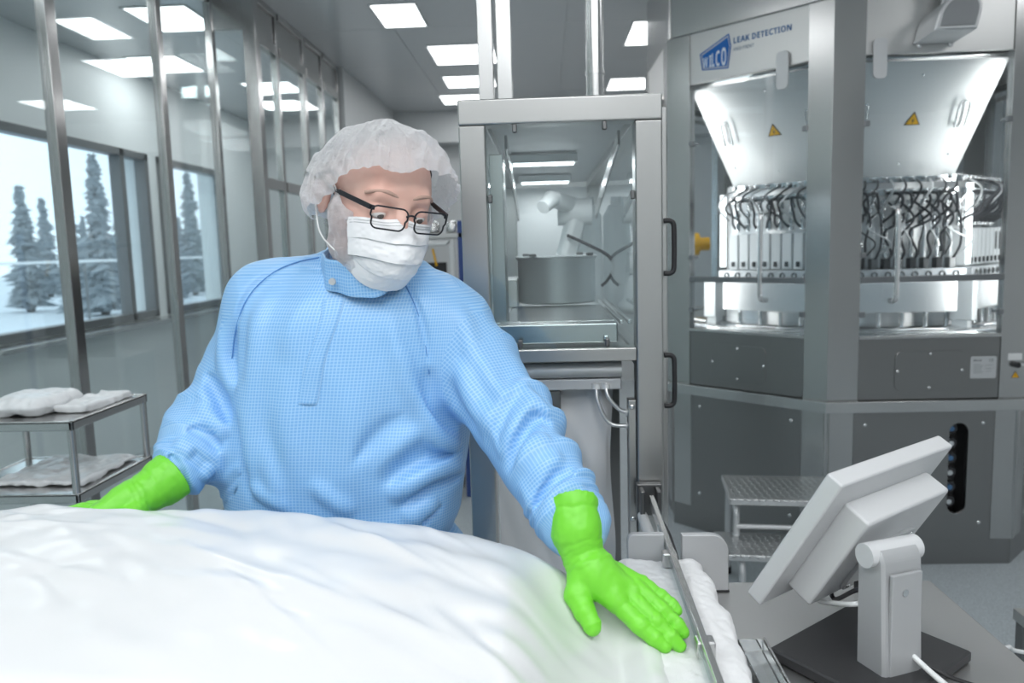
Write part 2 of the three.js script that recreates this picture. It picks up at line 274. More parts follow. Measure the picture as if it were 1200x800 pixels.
mesh('roof', slabPoly(octo(AP - 0.03), 2.5, 2.52), M.polished, mach);
mesh('table_plate', slabPoly(octo(AP - 0.02), 1.02, 1.045), M.satin, mach);
mesh('base_core', slabPoly(octo(AP - 0.14), 0.0, 1.0), M.panelSteel, mach);
const screw = (x, y, z, r = 0.009) => new THREE.SphereGeometry(r, 10, 6, 0, Math.PI * 2, 0, Math.PI / 2).scale(1, 0.55, 1).rotateX(Math.PI / 2).translate(x, y, z);
for (let k = -3; k <= 4; k++) {
  const vis = Math.abs(k) <= 1, U0 = -0.295, U1 = 0.318;
  // corner post bands on both sides of the face
  fpart('corner_post', k, slab(-HS, U0, 0.775, 2.5, -0.045, 0, 0.001), M.steelV);
  fpart('corner_post', k, slab(U1, HS, 0.775, 2.5, -0.045, 0, 0.001), M.steelV);
  fpart('header', k, slab(U0 + 0.002, U1 - 0.002, 2.265, 2.5, -0.02, -0.006, 0.001), M.satinHeader ??= std({ color: lin(0.66, 0.66, 0.65), metalness: 1, roughness: 0.4, bumpMap: streakH, bumpScale: 0.00006 }));
  fpart('upper_panel', k, slab(-HS + 0.02, HS - 0.02, 2.51, CEIL, -0.03, -0.012, 0.001), M.polished);
  if (vis) fpart('window_pane', k, slab(U0, U1, 1.06, 2.265, -0.022, -0.018, 0), M.glassTint);
  fpart('middle_panel', k, slab(U0 + 0.002, U1 - 0.002, 0.778, 1.05, -0.02, -0.003, 0.001), M.panelSteel);
  fpart('window_sill', k, slab(U0, U1, 1.05, 1.064, -0.05, 0.004, 0.002), M.polished);
  fpart('ledge', k, slab(-HS - 0.012, HS + 0.012, 0.725, 0.775, -0.03, 0.028, 0.003), M.polished);
  if (!vis) { fpart('base_panel', k, slab(-HS, HS, 0.12, 0.725, -0.04, -0.02, 0.001), M.panelSteel); fpart('skirt', k, slab(-HS + 0.02, HS - 0.02, 0, 0.12, -0.09, -0.05, 0.001), M.panelSteel); }
}
// lower panels of the three faces in view
function basePanel(k, u0, u1, slot) {
  const w = u1 - u0, h = 0.6, s = new THREE.Shape(); s.moveTo(0, 0); s.lineTo(w, 0); s.lineTo(w, h); s.lineTo(0, h); s.closePath();
  if (slot) { const q = roundRect(0.085, 0.42, 0.0425), hole = new THREE.Path(q.getPoints(8).map((p) => p.clone().add(new THREE.Vector2(slot - u0, 0.33)))); s.holes.push(hole); }
  const p = fpart('base_panel', k, plate(s, 0.012, 0.001).translate(u0, 0.122, -0.035), M.panelSteel);
  for (const [a, b] of [[u0 + 0.05, 0.2], [u1 - 0.05, 0.2], [u0 + 0.05, 0.66], [u1 - 0.05, 0.66]]) mesh('screw', onFace(k, screw(a, b, -0.022)), M.chrome, p);
  return p;
}
basePanel(0, -0.3, 0.318, 0.165); basePanel(-1, -0.3, 0.3); basePanel(1, -0.3, 0.3);
for (const k of [-1, 0, 1]) {
  fpart('base_post', k, slab(-HS, -0.302, 0.122, 0.725, -0.04, -0.022, 0.001), M.steelV);
  fpart('base_post', k, slab(k ? 0.302 : 0.32, HS, 0.122, 0.725, -0.04, -0.022, 0.001), M.steelV);
  fpart('skirt', k, slab(-HS + 0.014, HS - 0.014, 0, 0.12, -0.06, -0.03, 0.001), M.panelSteel);
}
const slotBack = fpart('slot_tray', 0, [slab(0.115, 0.215, 0.22, 0.7, -0.2, -0.19), slab(0.115, 0.119, 0.22, 0.7, -0.2, -0.05), slab(0.211, 0.215, 0.22, 0.7, -0.2, -0.05)], M.black);
for (let i = 0; i < 6; i++) { mesh('valve_plug', onFace(0, rod(V(0.15, 0.29 + i * 0.068, -0.17), V(0.15, 0.29 + i * 0.068, -0.055), 0.024, 0.024, 14)), M.hose, slotBack); mesh('plug_tip', onFace(0, rod(V(0.145, 0.29 + i * 0.068, -0.055), V(0.145, 0.29 + i * 0.068, -0.045), 0.013, 0.012, 12)), i % 2 ? M.bluePlug ??= std({ color: lin(0.06, 0.16, 0.32), roughness: 0.3 }) : M.chrome, slotBack); }
// hatch plates on the middle panels
for (const k of [-1, 0]) {
  const h = fpart('hatch_plate', k, plate(roundRect(0.3, 0.175, 0.03), 0.003, 0.001).translate(k ? -0.02 : 0.015, 0.905, -0.003), M.panelSteel), c = k ? -0.02 : 0.015;
  for (const [a, b] of [[c - 0.14, 0.905], [c + 0.14, 0.905], [c, 0.98], [c, 0.83]]) mesh('screw', onFace(k, screw(a, b, 0.002, 0.007)), M.chrome, h);
}
// printing
function canvasTex(w, h, draw) { const c = document.createElement('canvas'); c.width = w; c.height = h; const x = c.getContext('2d'); draw(x, w, h); const t = new THREE.CanvasTexture(c); t.colorSpace = THREE.SRGBColorSpace; return t; }
function print(name, k, u, y, n, w, h, tex, extra = {}, parent = mach) { const g = new THREE.PlaneGeometry(w, h).translate(u, y, n).applyMatrix4(faceM(k)); return mesh(name, g, std({ map: tex, roughness: 0.5, ...extra }), parent, true); }
const logoTex = canvasTex(1024, 400, (x) => {
  x.clearRect(0, 0, 1024, 400); x.fillStyle = '#1566b8'; x.strokeStyle = '#1566b8';
  x.beginPath(); x.moveTo(20, 150); x.lineTo(335, 20); x.lineTo(360, 130); x.lineTo(330, 330); x.lineTo(45, 300); x.closePath(); x.lineWidth = 12; x.lineJoin = 'round'; x.stroke();
  x.beginPath(); x.moveTo(38, 162); x.lineTo(325, 45); x.lineTo(345, 130); x.lineTo(318, 312); x.lineTo(58, 286); x.closePath(); x.fill();
  x.fillStyle = '#dfe7ee'; x.textBaseline = 'alphabetic';
  [['W', 50, 128, 0.58], ['I', 118, 152, 0.66], ['L', 146, 172, 0.5], ['C', 190, 198, 0.5], ['O', 252, 226, 0.45]].forEach(([ch, px, sz, sx]) => { x.save(); x.translate(px, 283 + (px - 54) * 0.08); x.scale(sx * 0.82, 1.02); x.font = 'bold ' + sz + 'px sans-serif'; x.fillText(ch, 0, 0); x.restore(); });
  x.fillStyle = '#3a6ea5'; x.font = 'bold 76px sans-serif'; x.save(); x.translate(384, 118); x.scale(0.98, 1); x.fillText('LEAK DETECTION', 0, 0, 640); x.restore();
  x.fillStyle = '#7c93aa'; x.font = '44px sans-serif'; x.fillText('AND PRINT', 386, 188); x.font = '26px sans-serif'; x.fillText('', 386, 230);
});
print('header_print', -1, 0.005, 2.372, -0.0045, 0.5, 0.195, logoTex, { transparent: true, alphaTest: 0 });
const nameTex = canvasTex(512, 440, (x) => {
  x.fillStyle = '#b9bcbe'; x.fillRect(0, 0, 512, 440); x.fillStyle = '#33363a'; x.font = 'bold 54px sans-serif'; x.fillText('WILCO', 40, 90); x.font = '84px sans-serif'; x.fillText('CE', 370, 100);
  x.fillStyle = '#777b80'; for (let i = 0; i < 7; i++) { x.fillRect(50, 150 + i * 30, 150 + (i * 53) % 70, 8); if (i % 2) x.fillRect(300, 150 + i * 30, 130, 8); } x.strokeStyle = '#777b80'; x.lineWidth = 3; x.strokeRect(290, 160, 180, 90);
});
const np = fpart('name_plate', 0, plate(roundRect(0.112, 0.098, 0.008), 0.002, 0).translate(0.247, 0.915, -0.003), M.alu);
print('plate_print', 0, 0.247, 0.915, -0.0005, 0.106, 0.092, nameTex, {}, np);
const sw = fpart('key_switch', 0, [rod(V(0.382, 0.925, 0), V(0.382, 0.925, 0.025), 0.012)], M.black); mesh('switch_label', onFace(0, slab(0.35, 0.41, 0.945, 0.975, 0, 0.002, 0.001)), M.whitePlastic, sw); mesh('key', onFace(0, slab(0.39, 0.43, 0.92, 0.934, 0.012, 0.016, 0.001)), M.chrome, sw);
const tri = (r) => { const s = new THREE.Shape(); for (let i = 0; i < 3; i++) { const a = Math.PI / 2 + i * 2.0944; i ? s.lineTo(r * Math.cos(a), r * Math.sin(a)) : s.moveTo(r * Math.cos(a), r * Math.sin(a)); } s.closePath(); return s; };
const bolt = () => { const s = new THREE.Shape(); [[0.1, 0.62], [-0.28, -0.05], [0, -0.02], [-0.12, -0.55], [0.26, 0.12], [0.02, 0.1]].forEach(([x, y], i) => i ? s.lineTo(x, y) : s.moveTo(x, y)); s.closePath(); return s; };
function warning(parent, mtx, r) {
  const ap = (g) => g.applyMatrix4(mtx);
  const o = mesh('warning_sign', ap(plate(tri(r), 0.0012, 0)), M.black, parent);
  mesh('sign_face', ap(plate(tri(r * 0.8), 0.0006, 0).translate(0, 0, 0.0013)), M.yellow, o);
  mesh('sign_symbol', ap(new THREE.ExtrudeGeometry(bolt(), { depth: 1, bevelEnabled: false }).scale(r * 0.62, r * 0.62, 0.0004).translate(0, -r * 0.05, 0.002)), M.black, o);
}
warning(mach, faceM(0).multiply(new THREE.Matrix4().makeTranslation(0.385, 0.876, 0)), 0.02);
// conical hood: eight flat panels
const hoodA = [0.9, 2.262], hoodB = [0.665, 1.785], hl = Math.hypot(hoodA[0] - hoodB[0], hoodA[1] - hoodB[1]);
M.hood = std({ color: lin(0.74, 0.74, 0.73), metalness: 0.7, roughness: 0.5 });
for (const k of [-1, 0]) {
  const wt = hoodA[0] * Math.tan(22.5 * D2R), wb2 = hoodB[0] * Math.tan(22.5 * D2R), s = new THREE.Shape(); s.moveTo(-wb2, 0); s.lineTo(wb2, 0); s.lineTo(wt, hl); s.lineTo(-wt, hl); s.closePath();
  const Y = V(0, hoodA[1] - hoodB[1], hoodA[0] - hoodB[0]).normalize(), X = V(1, 0, 0), Z = X.clone().cross(Y), m = new THREE.Matrix4().makeRotationY(k * Math.PI / 4).multiply(new THREE.Matrix4().makeBasis(X, Y, Z).setPosition(0, hoodB[1], hoodB[0]));
  const p = mesh('hood_panel', plate(s, 0.004, 0.0006).applyMatrix4(m), M.hood, mach);
  const sd = k ? -1 : 1, e0 = V(sd * wb2, 0, 0), e1 = V(sd * wt, hl, 0), back = V(sd * 0.075, 0, -0.15), rg = new THREE.BufferGeometry().setFromPoints([e0, e1, e1.clone().add(back), e0.clone().add(back), ...[e0, e1, e1.clone().add(back), e0.clone().add(back)].map((v) => v.clone().add(V(-sd * 0.004, 0, -0.002)))]);
  rg.setIndex([0, 1, 2, 0, 2, 3, 4, 6, 5, 4, 7, 6, 0, 4, 5, 0, 5, 1, 1, 5, 6, 1, 6, 2, 2, 6, 7, 2, 7, 3, 3, 7, 4, 3, 4, 0]); const rf = rg.toNonIndexed(); rf.computeVertexNormals();
  mesh('hood_return', rf.applyMatrix4(m), M.hood, p);
  for (const sx of [-1, 1]) {
    const c = V(sx * 0.225 , 0.29, 0), L = 0.05, w = 0.022, zz = 0.026;
    const loop = [V(c.x - w, c.y - L, zz), V(c.x - w, c.y + L, zz), V(c.x - w + 0.012, c.y + L + 0.012, zz), V(c.x + w - 0.012, c.y + L + 0.012, zz), V(c.x + w, c.y + L, zz), V(c.x + w, c.y - L, zz), V(c.x + w - 0.012, c.y - L - 0.012, zz), V(c.x - w + 0.012, c.y - L - 0.012, zz)];
    mesh('hood_handle', [tube(loop, 0.0045, 48, 8, true), rod(V(c.x - w, c.y + L - 0.01, 0), V(c.x - w, c.y + L - 0.01, zz), 0.004), rod(V(c.x - w, c.y - L + 0.01, 0), V(c.x - w, c.y - L + 0.01, zz), 0.004)].map((g) => g.applyMatrix4(m)), M.chrome, p);
  }
  warning(p, m.clone().multiply(new THREE.Matrix4().makeTranslation(0.02, 0.265, 0.005)), 0.042);
  for (const [a, b] of [[-0.24, 0.1], [0.22, 0.1], [0.0, 0.06], [0.27, 0.46], [-0.27, 0.46], [0.02, 0.47]]) mesh('screw', screw(a, b, 0.004, 0.006).applyMatrix4(m), M.chrome, p);
}
mesh('hood_collar', lathe([[0.9, 2.3], [0.98, 2.3], [0.98, 2.26], [0.9, 2.26]], 8).rotateY(22.5 * D2R), M.polished, mach);
mesh('inner_drum', lathe([[0.62, 1.06], [0.62, 1.8]], 48), M.satin, mach);
// valve stations behind each window
for (const k of [-1, 0, 1]) {
  const n0 = -0.36, N = 9, span = 0.27;
  for (const [y, dn] of [[1.765, 0.01], [1.705, 0.03]]) { const r = fpart('manifold_rail', k, bar(V(-span, y, n0 + dn), V(span, y, n0 + dn), 0.028, 0.03), M.chrome); for (let i = 0; i < N; i++) { const u = -span + 0.03 + i * (2 * span - 0.06) / (N - 1); mesh('knob', onFace(k, new THREE.SphereGeometry(0.011, 12, 8).translate(u, y + 0.006, n0 + dn + 0.02)), M.chrome, r); } }
  for (let i = 0; i < N; i++) {
    const u = -span + 0.03 + i * (2 * span - 0.06) / (N - 1), j = (rnd() - 0.5) * 0.07, wM = 0.05;
    fpart('valve', k, [rod(V(u, 1.545, n0), V(u, 1.6, n0), 0.014), rod(V(u, 1.6, n0), V(u, 1.67, n0), 0.009), rod(V(u, 1.62, n0), V(u, 1.635, n0), 0.018, 0.018, 6), rod(V(u + 0.012, 1.655, n0), V(u + 0.012, 1.69, n0 + 0.02), 0.012)], M.chrome);
    fpart('hose', k, tube([V(u, 1.70, n0 + 0.05), V(u + 0.02 + j, 1.69, n0 + 0.11), V(u + 0.03 + j, 1.63 + j * 0.6, n0 + 0.10), V(u + j * 0.5, 1.585, n0 + 0.05), V(u - 0.01, 1.56, n0 + 0.01)], 0.0065, 24, 6), M.hose);
    fpart('hose', k, tube([V(u + 0.02, 1.76, n0 + 0.04), V(u - 0.01, 1.72, n0 + 0.13 + j), V(u - 0.04 + j, 1.66, n0 + 0.11), V(u - 0.03, 1.6, n0 + 0.04)], 0.005, 24, 6), i % 3 ? M.hose : M.satin);
    if (k === 0) {
      fpart('hose', k, tube([V(u, 1.66, n0 + 0.06), V(u + 0.03 + j, 1.58, n0 + 0.13), V(u - 0.02 - j, 1.5 + j, n0 + 0.12), V(u + 0.01, 1.42, n0 + 0.09), V(u, 1.38, n0 + 0.06)], 0.006, 24, 6), M.hose);
      fpart('hose', k, tube([V(u + 0.02, 1.62, n0 + 0.08), V(u - 0.02 + j * 1.4, 1.54, n0 + 0.14), V(u + 0.025 - j, 1.47, n0 + 0.12), V(u + 0.02, 1.41, n0 + 0.08)], 0.004, 20, 6), i % 2 ? M.hose : M.satin);
      fpart('valve', k, [rod(V(u, 1.4, n0 + 0.04), V(u, 1.54, n0 + 0.04), 0.012), rod(V(u, 1.45, n0 + 0.04), V(u, 1.47, n0 + 0.04), 0.02, 0.02, 6)], i % 2 ? M.chrome : M.satin);
      fpart('connector', k, slab(u - 0.015, u + 0.015, 1.345, 1.395, n0 + 0.03, n0 + 0.075), i % 2 ? M.black : M.darkSteel);
    }
    const mod = fpart('valve_module', k, slab(u - wM / 2, u + wM / 2, 1.35, k === 0 ? 1.42 : 1.53, n0 - 0.045, n0 + (k === 0 ? 0.03 : 0.045), 0.004), M.whitePlastic);
    if (k !== 0) { mesh('plug', onFace(k, slab(u - 0.009, u + 0.009, 1.362, 1.388, n0 + 0.04, n0 + 0.052)), M.black, mod); if (i > 6) mesh('port', onFace(k, slab(u - 0.009, u + 0.009, 1.42, 1.51, n0 + 0.04, n0 + 0.049)), M.black, mod); }
  }
  const sh = fpart('module_shelf', k, slab(-0.3, 0.3, 1.295, 1.345, n0 - 0.06, n0 + 0.09), M.alu);
  for (let i = 0; i < 9; i++) mesh('port_ring', onFace(k, new THREE.TorusGeometry(0.012, 0.004, 6, 14).translate(-0.25 + i * 0.0625, 1.32, n0 + 0.092)), M.darkSteel, sh);
  fpart('drum_panel', k, slab(-0.27, 0.27, 1.14, 1.285, n0 - 0.05, n0 + 0.1, 0.006), M.satin);
  for (const u of [-0.2, -0.08, 0.03, 0.14, 0.24]) fpart('pillar', k, rod(V(u, 1.045, n0 + 0.04), V(u, 1.14, n0 + 0.04), 0.012), M.chrome);
  fpart('motor_block', k, [slab(-0.37, -0.3, 1.1, 1.29, n0 + 0.02, n0 + 0.12, 0.004), slab(-0.365, -0.31, 1.045, 1.1, n0 + 0.03, n0 + 0.1, 0.003)], M.whitePlastic);
  // door furniture
  fpart('door_bar', k, slab(-0.295, 0.318, 1.298, 1.326, -0.012, 0.006), M.darkBar ??= std({ color: lin(0.3, 0.31, 0.32), metalness: 1, roughness: 0.35 }));
  const hu = k === 0 ? -0.165 : 0.13, hz = 0.055;
  fpart('door_handle', k, tube([V(hu, 1.62, 0), V(hu, 1.62, 0.03), V(hu, 1.605, hz), V(hu, 1.56, hz + 0.004), V(hu, 1.3, hz + 0.004), V(hu, 1.235, hz), V(hu, 1.22, 0.03), V(hu, 1.22, 0)], 0.0115, 60, 12, false, 0.35), M.chrome);
  for (const [u, y] of [[-0.285, 1.98], [-0.285, 1.42], [-0.285, 1.16], [0.308, 1.98], [0.308, 1.16]]) fpart('hinge', k, [slab(u - 0.012, u + 0.012, y - 0.012, y + 0.012, -0.012, 0.008), rod(V(u, y, -0.06), V(u, y, -0.02), 0.006)], M.darkBar);
  const hk = k === 0 ? -0.24 : 0.2;
  fpart('hook', k, [plate(roundRect(0.055, 0.165, 0.02), 0.008, 0.001).translate(hk, 2.245, 0.004), slab(hk - 0.02, hk + 0.02, 2.3, 2.32, -0.005, 0.006)], M.alu);
}
mesh('base_disc', lathe([[0, 1.062], [0.86, 1.062], [0.88, 1.07], [0.93, 1.07], [0.95, 1.06], [0.95, 1.045]], 72), M.polished, mach);
mesh('turntable', lathe([[0.4, 1.075], [0.8, 1.078], [0.83, 1.07], [0.83, 1.06]], 72), M.chrome, mach);
// vertical light tubes and roof lamps inside the machine
M.tubeGlow = std({ color: 0x222222, emissive: lin(1, 0.98, 0.95), emissiveIntensity: 3.2 });
for (const [k, u] of [[-1, -0.375], [0, 0.375], [1, 0.375], [-2, -0.375]]) {
  fpart('light_tube', k, rod(V(u, 1.1, -0.075), V(u, 2.2, -0.075), 0.012), M.tubeGlow);
  const al = new THREE.RectAreaLight(lin(1, 0.98, 0.95), 22, 0.03, 1.1), q = V(u * 0.98, 1.65, -0.092).applyMatrix4(faceM(k)); al.name = 'tube_light'; al.position.copy(q); al.rotation.y = Math.atan2(q.x, q.z); mach.add(al);
}
for (const [k, u] of [[-1, -0.33], [0, 0.345]]) fpart('light_tube', k, rod(V(u, 1.36, -0.36), V(u, 1.74, -0.36), 0.016), M.tubeGlow);
// small housing on a bracket above the front window
const archShape = (w, st, y0) => { const s = new THREE.Shape(); s.moveTo(-w, y0); s.lineTo(w, y0); s.lineTo(w, st); s.absarc(0, st, w, 0, Math.PI); s.lineTo(-w, y0); return s; };
const lean = new THREE.Matrix4().set(1, 0.25, 0.1, 0, 0, 1, 0.12, 0, 0, 0, 1, 0, 0, 0, 0, 1);
const sens = fpart('sensor_housing', 0, [plate(archShape(0.078, 0.055, 0), 0.15, 0.005).applyMatrix4(lean).translate(-0.02, 2.302, 0.005), rod(V(0.02, 2.39, 0.085), V(0.085, 2.72, 0.1), 0.06, 0.066, 24), rod(V(0.045, 2.5, 0.09), V(0.05, 2.53, 0.091), 0.068, 0.068, 24)], M.alu);
mesh('lens_hood', onFace(0, plate(archShape(0.066, 0.055, 0.008), 0.004, 0.001).applyMatrix4(lean).translate(-0.004, 2.322, 0.16)), std({ color: lin(0.28, 0.29, 0.3), roughness: 0.5 }), sens);
for (const u of [-0.075, 0.055]) mesh('screw', onFace(0, screw(u, 2.295, -0.004, 0.012)), M.chrome, sens);

// yellow motor seen through the machine
const ym = thing('drive_motor', 'yellow drive motor standing on a grey column beyond the machine', 'motor', [0.98, 0, -6.1]);
mesh('motor_body', [rod(V(-0.1, 1.48, 0), V(0.2, 1.48, 0), 0.085), rod(V(0.2, 1.48, 0), V(0.28, 1.48, 0), 0.05)], M.yellow, ym); mesh('column', [slab(-0.05, 0.05, 0, 1.41, -0.05, 0.05), slab(-0.2, 0.2, 0, 0.03, -0.2, 0.2)], M.alu, ym);
mesh('lamp_head', [slab(-0.1, 0.1, 1.41, 1.43, -0.08, 0.08)], M.whitePlastic, ym);

// ------------------------------------------------------------------ robot cell (tall glazed cabinet) behind the person
const CZ = -1.66, CX0 = -0.172, CX1 = 0.248, CT = 1.803, CB = -3.5;
M.cellSteel = std({ color: lin(0.52, 0.52, 0.51), metalness: 1, roughness: 0.3, bumpMap: streakV, bumpScale: 0.00006 });
const cell = thing('robot_cell', 'tall stainless cabinet with a glass door and a robot inside, beside the octagonal machine', 'cabinet', [0, 0, CZ]);
const T = 0.056, zb = CB - CZ;
for (const [x0, x1, nm] of [[CX0, CX0 + T, 0], [CX1 - T, CX1, 1]]) { mesh('frame_post', slab(x0, x1, 0.02, CT - 0.052, -0.06, 0, 0.004), M.cellSteel, cell); mesh('frame_post', slab(x0, x1, 0.02, CT - 0.052, zb, zb + 0.06, 0.004), M.cellSteel, cell); mesh('side_beam', slab(x0, x1, CT - 0.052, CT, zb, -0.06, 0.003), M.cellSteel, cell); mesh('side_beam', slab(x0, x1, 1.235, 1.27, zb + 0.06, -0.06, 0.003), M.cellSteel, cell); mesh('foot', rod(V((x0 + x1) / 2, 0, -0.03), V((x0 + x1) / 2, 0.02, -0.03), 0.03), M.black, cell); mesh('foot', rod(V((x0 + x1) / 2, 0, zb + 0.03), V((x0 + x1) / 2, 0.02, zb + 0.03), 0.03), M.black, cell); }
mesh('top_beam', slab(CX0, CX1, CT - 0.052, CT, -0.06, 0.002, 0.004), M.cellSteel, cell);
mesh('cross_beam', slab(CX0 + T, CX1 - T, 1.252, 1.281, -0.05, 0, 0.003), M.cellSteel, cell);
mesh('roof_sheet', slab(CX0 + T, CX1 - T, CT - 0.03, CT - 0.024, zb, -0.06, 0), M.alu, cell);
mesh('glass_door', slab(CX0 + T - 0.004, CX1 - T + 0.004, 1.281, CT - 0.052, -0.012, -0.008, 0), M.glass, cell);
for (const [x, y] of [[-0.055, 1.742], [0.13, 1.742], [-0.055, 1.293], [0.13, 1.293], [CX0 + T + 0.006, 1.6], [CX1 - T - 0.006, 1.6]]) mesh('door_clip', slab(x - 0.005, x + 0.005, y - 0.009, y + 0.009, -0.008, 0.003), M.darkSteel, cell);
mesh('side_pane', slab(CX1 - 0.03, CX1 - 0.026, 1.27, CT - 0.052, zb + 0.06, -0.06, 0), M.glassTint, cell);
mesh('side_pane', slab(CX0 + 0.026, CX0 + 0.03, 1.27, CT - 0.052, zb + 0.06, -0.06, 0), M.glassTint, cell);
mesh('inner_column', slab(CX0 + T, CX0 + T + 0.03, 1.27, 1.7, -0.2, -0.09, 0.002), M.cellSteel, cell);
mesh('brace', bar(V(CX0 + T + 0.035, 1.735, -0.16), V(CX0 + T + 0.035, 1.60, -0.95), 0.006, 0.035), M.polished, cell);
mesh('brace', bar(V(CX1 - T - 0.02, 1.735, -0.14), V(CX1 - T - 0.02, 1.60, -0.95), 0.006, 0.035), M.polished, cell);
mesh('dark_curtain', slab(CX0 + T - 0.006, CX0 + T + 0.002, 1.33, 1.62, -0.75, -0.24, 0.002), M.black, cell);
mesh('lower_floor', slab(CX0 + T, CX1 - T, 1.252, 1.262, zb, -0.05, 0), M.cellSteel, cell);
const bed = mesh('infeed_bed', [slab(CX0 + T + 0.006, 0.155, 1.288, 1.332, -0.085, -0.03, 0.004), slab(CX0 + T + 0.025, 0.155, 1.3, 1.333, -0.55, -0.085, 0.002)], M.polished, cell);
for (const x of [CX0 + T + 0.012, 0.166, 0.184]) mesh('bed_rail', bar(V(x, 1.33, -0.06), V(x, 1.33, -0.75), 0.008, 0.01), M.chrome, bed);
for (const x of [-0.08, 0.13]) mesh('screw', screw(x, 1.3, -0.0295, 0.006), M.chrome, bed);
mesh('side_tray', slab(-0.13, -0.075, 1.333, 1.41, -0.72, -0.5, 0.004), M.satin, cell);
M.ledGlow = std({ color: 0x222222, emissive: lin(0.94, 0.97, 1), emissiveIntensity: 4 });
for (const [x, z] of [[0.005, -0.72], [0.01, -1.42]]) {
  const l = mesh('strip_lamp', slab(x - 0.1, x + 0.1, CT - 0.06, CT - 0.036, z - 0.025, z + 0.025, 0.003), M.whitePlastic, cell);
  mesh('led_strip', slab(x - 0.09, x + 0.09, CT - 0.066, CT - 0.06, z - 0.02, z + 0.02, 0.001), M.ledGlow, l);
  const a = new THREE.RectAreaLight(lin(0.94, 0.97, 1), 40, 0.18, 0.05); a.position.set(x, CT - 0.07, z); a.rotation.x = -Math.PI / 2; a.name = 'strip_light'; cell.add(a);
}
mesh('rear_panel', slab(CX0 + T, CX1 - T, 0.1, CT - 0.052, zb + 0.02, zb + 0.03, 0.001), M.satin, cell);
// lower half: roller, hanging filter cloth, hoses, inner rail
mesh('roller', rod(V(CX0 + T, 1.225, -0.07), V(0.165, 1.225, -0.07), 0.019), M.satin, cell);
mesh('mount_plate', slab(CX0 + T, 0.165, 1.18, 1.205, -0.1, -0.06, 0.003), M.alu, cell);
mesh('filter_cloth', (() => { const g = new THREE.PlaneGeometry(0.265, 1.0, 60, 90), p = g.attributes.position; for (let i = 0; i < p.count; i++) { const x = p.getX(i), y = p.getY(i), t = (0.5 - y); p.setXYZ(i, x + 0.006 * noise(x * 5, y * 9, 2) * t + 0.006 * Math.sin(y * 14) * (x > 0.12 ? 1 : 0), y + 0.68, -0.12 + 0.02 * noise(x * 12, y * 5, 1) + 0.012 * noise(x * 30 + y * 8, y * 9, 4)); } g.translate(0.015, 0, 0); g.computeVertexNormals(); return g; })(), std({ color: lin(0.66, 0.67, 0.68), roughness: 0.85, side: THREE.DoubleSide }), cell, true);
mesh('cloth_clamp', slab(-0.03, 0.03, 1.115, 1.178, -0.098, -0.07, 0.003), M.darkSteel, cell);
for (const [y0, y1, x] of [[1.195, 1.13, 0.13], [1.195, 1.1, 0.108]]) { mesh('air_hose', tube([V(x, y0, -0.06), V(x + 0.004, (y0 + y1) / 2 + 0.005, -0.05), V(x + 0.03, y1 + 0.006, -0.05), V(0.19, y1, -0.05)], 0.0045, 30, 8), M.satin, cell); mesh('hose_fitting', [rod(V(0.172, y1, -0.05), V(0.195, y1, -0.05), 0.009), rod(V(x, y0 - 0.012, -0.06), V(x, y0, -0.06), 0.009)], M.whitePlastic, cell); }
const ir = mesh('inner_rail', slab(CX1 - T - 0.018, CX1 - T - 0.001, 0.3, 1.165, -0.045, -0.012, 0.002), M.cellSteel, cell);
for (const y of [1.15, 0.9, 0.72]) mesh('screw', screw(CX1 - T - 0.01, y, -0.012, 0.006), M.chrome, ir);
mesh('lower_back', slab(CX0 + T, CX1 - T, 0.1, 1.23, -0.42, -0.41, 0.001), M.panelSteel, cell);
mesh('side_door', slab(CX1 + 0.002, CX1 + 0.014, 0.85, 1.78, -0.5, -0.03, 0.003), M.cellSteel, cell);
for (const [y0, y1] of [[1.545, 1.435], [1.26, 1.15]]) mesh('door_handle', [tube([V(CX1 + 0.005, y0, -0.02), V(CX1 + 0.018, y0, -0.02), V(CX1 + 0.026, y0 - 0.012, -0.02), V(CX1 + 0.026, y1 + 0.012, -0.02), V(CX1 + 0.018, y1, -0.02), V(CX1 + 0.005, y1, -0.02)], 0.0055, 50, 10, false, 0.3)], M.black, cell);
mesh('vent_post', [slab(-0.172, -0.13, CT + 0.001, CEIL, -0.64, -0.6, 0.003), slab(-0.12, -0.078, CT + 0.001, CEIL, -0.64, -0.6, 0.003)], M.polished, cell);
mesh('vent_pipe', [rod(V(0.155, CT + 0.001, -0.63), V(0.155, CEIL, -0.63), 0.025, 0.025, 24), rod(V(0.155, CT + 0.001, -0.63), V(0.155, CT + 0.02, -0.63), 0.036, 0.032, 24), rod(V(0.155, CT + 0.17, -0.63), V(0.155, CT + 0.18, -0.63), 0.028, 0.028, 24)], M.polished, cell);
// drum and robot inside the cell
const drum = thing('steel_drum', 'low brushed steel drum on the infeed bed behind the glass door', 'drum', [0.035, 1.334, -2.3]);
mesh('drum_wall', lathe([[0, 0.002], [0.108, 0.002], [0.112, 0.008], [0.112, 0.125], [0.118, 0.13], [0.118, 0.136], [0.104, 0.136], [0.104, 0.02], [0, 0.02]], 56), std({ color: lin(0.74, 0.76, 0.77), metalness: 0.35, roughness: 0.4 }), drum);
for (const a of [0.6, 2.2, 3.8, 5.4]) mesh('rim_clip', box(0.113 * Math.cos(a), 0.14, 0.113 * Math.sin(a), 0.02, 0.008, 0.02, 0.002), M.darkSteel, drum);
const rob = thing('industrial_robot', 'white jointed robot arm behind the steel drum', 'robot', [0.11, 1.262, -2.72]);
const RJ = [V(0, 0, 0), V(0, 0.13, 0), V(-0.035, 0.2, 0.02), V(0.02, 0.36, -0.04), V(-0.05, 0.40, 0.06)];
mesh('robot_base', lathe([[0, 0], [0.075, 0], [0.075, 0.03], [0.055, 0.05], [0.05, 0.14], [0, 0.15]], 32), M.whitePlastic, rob);
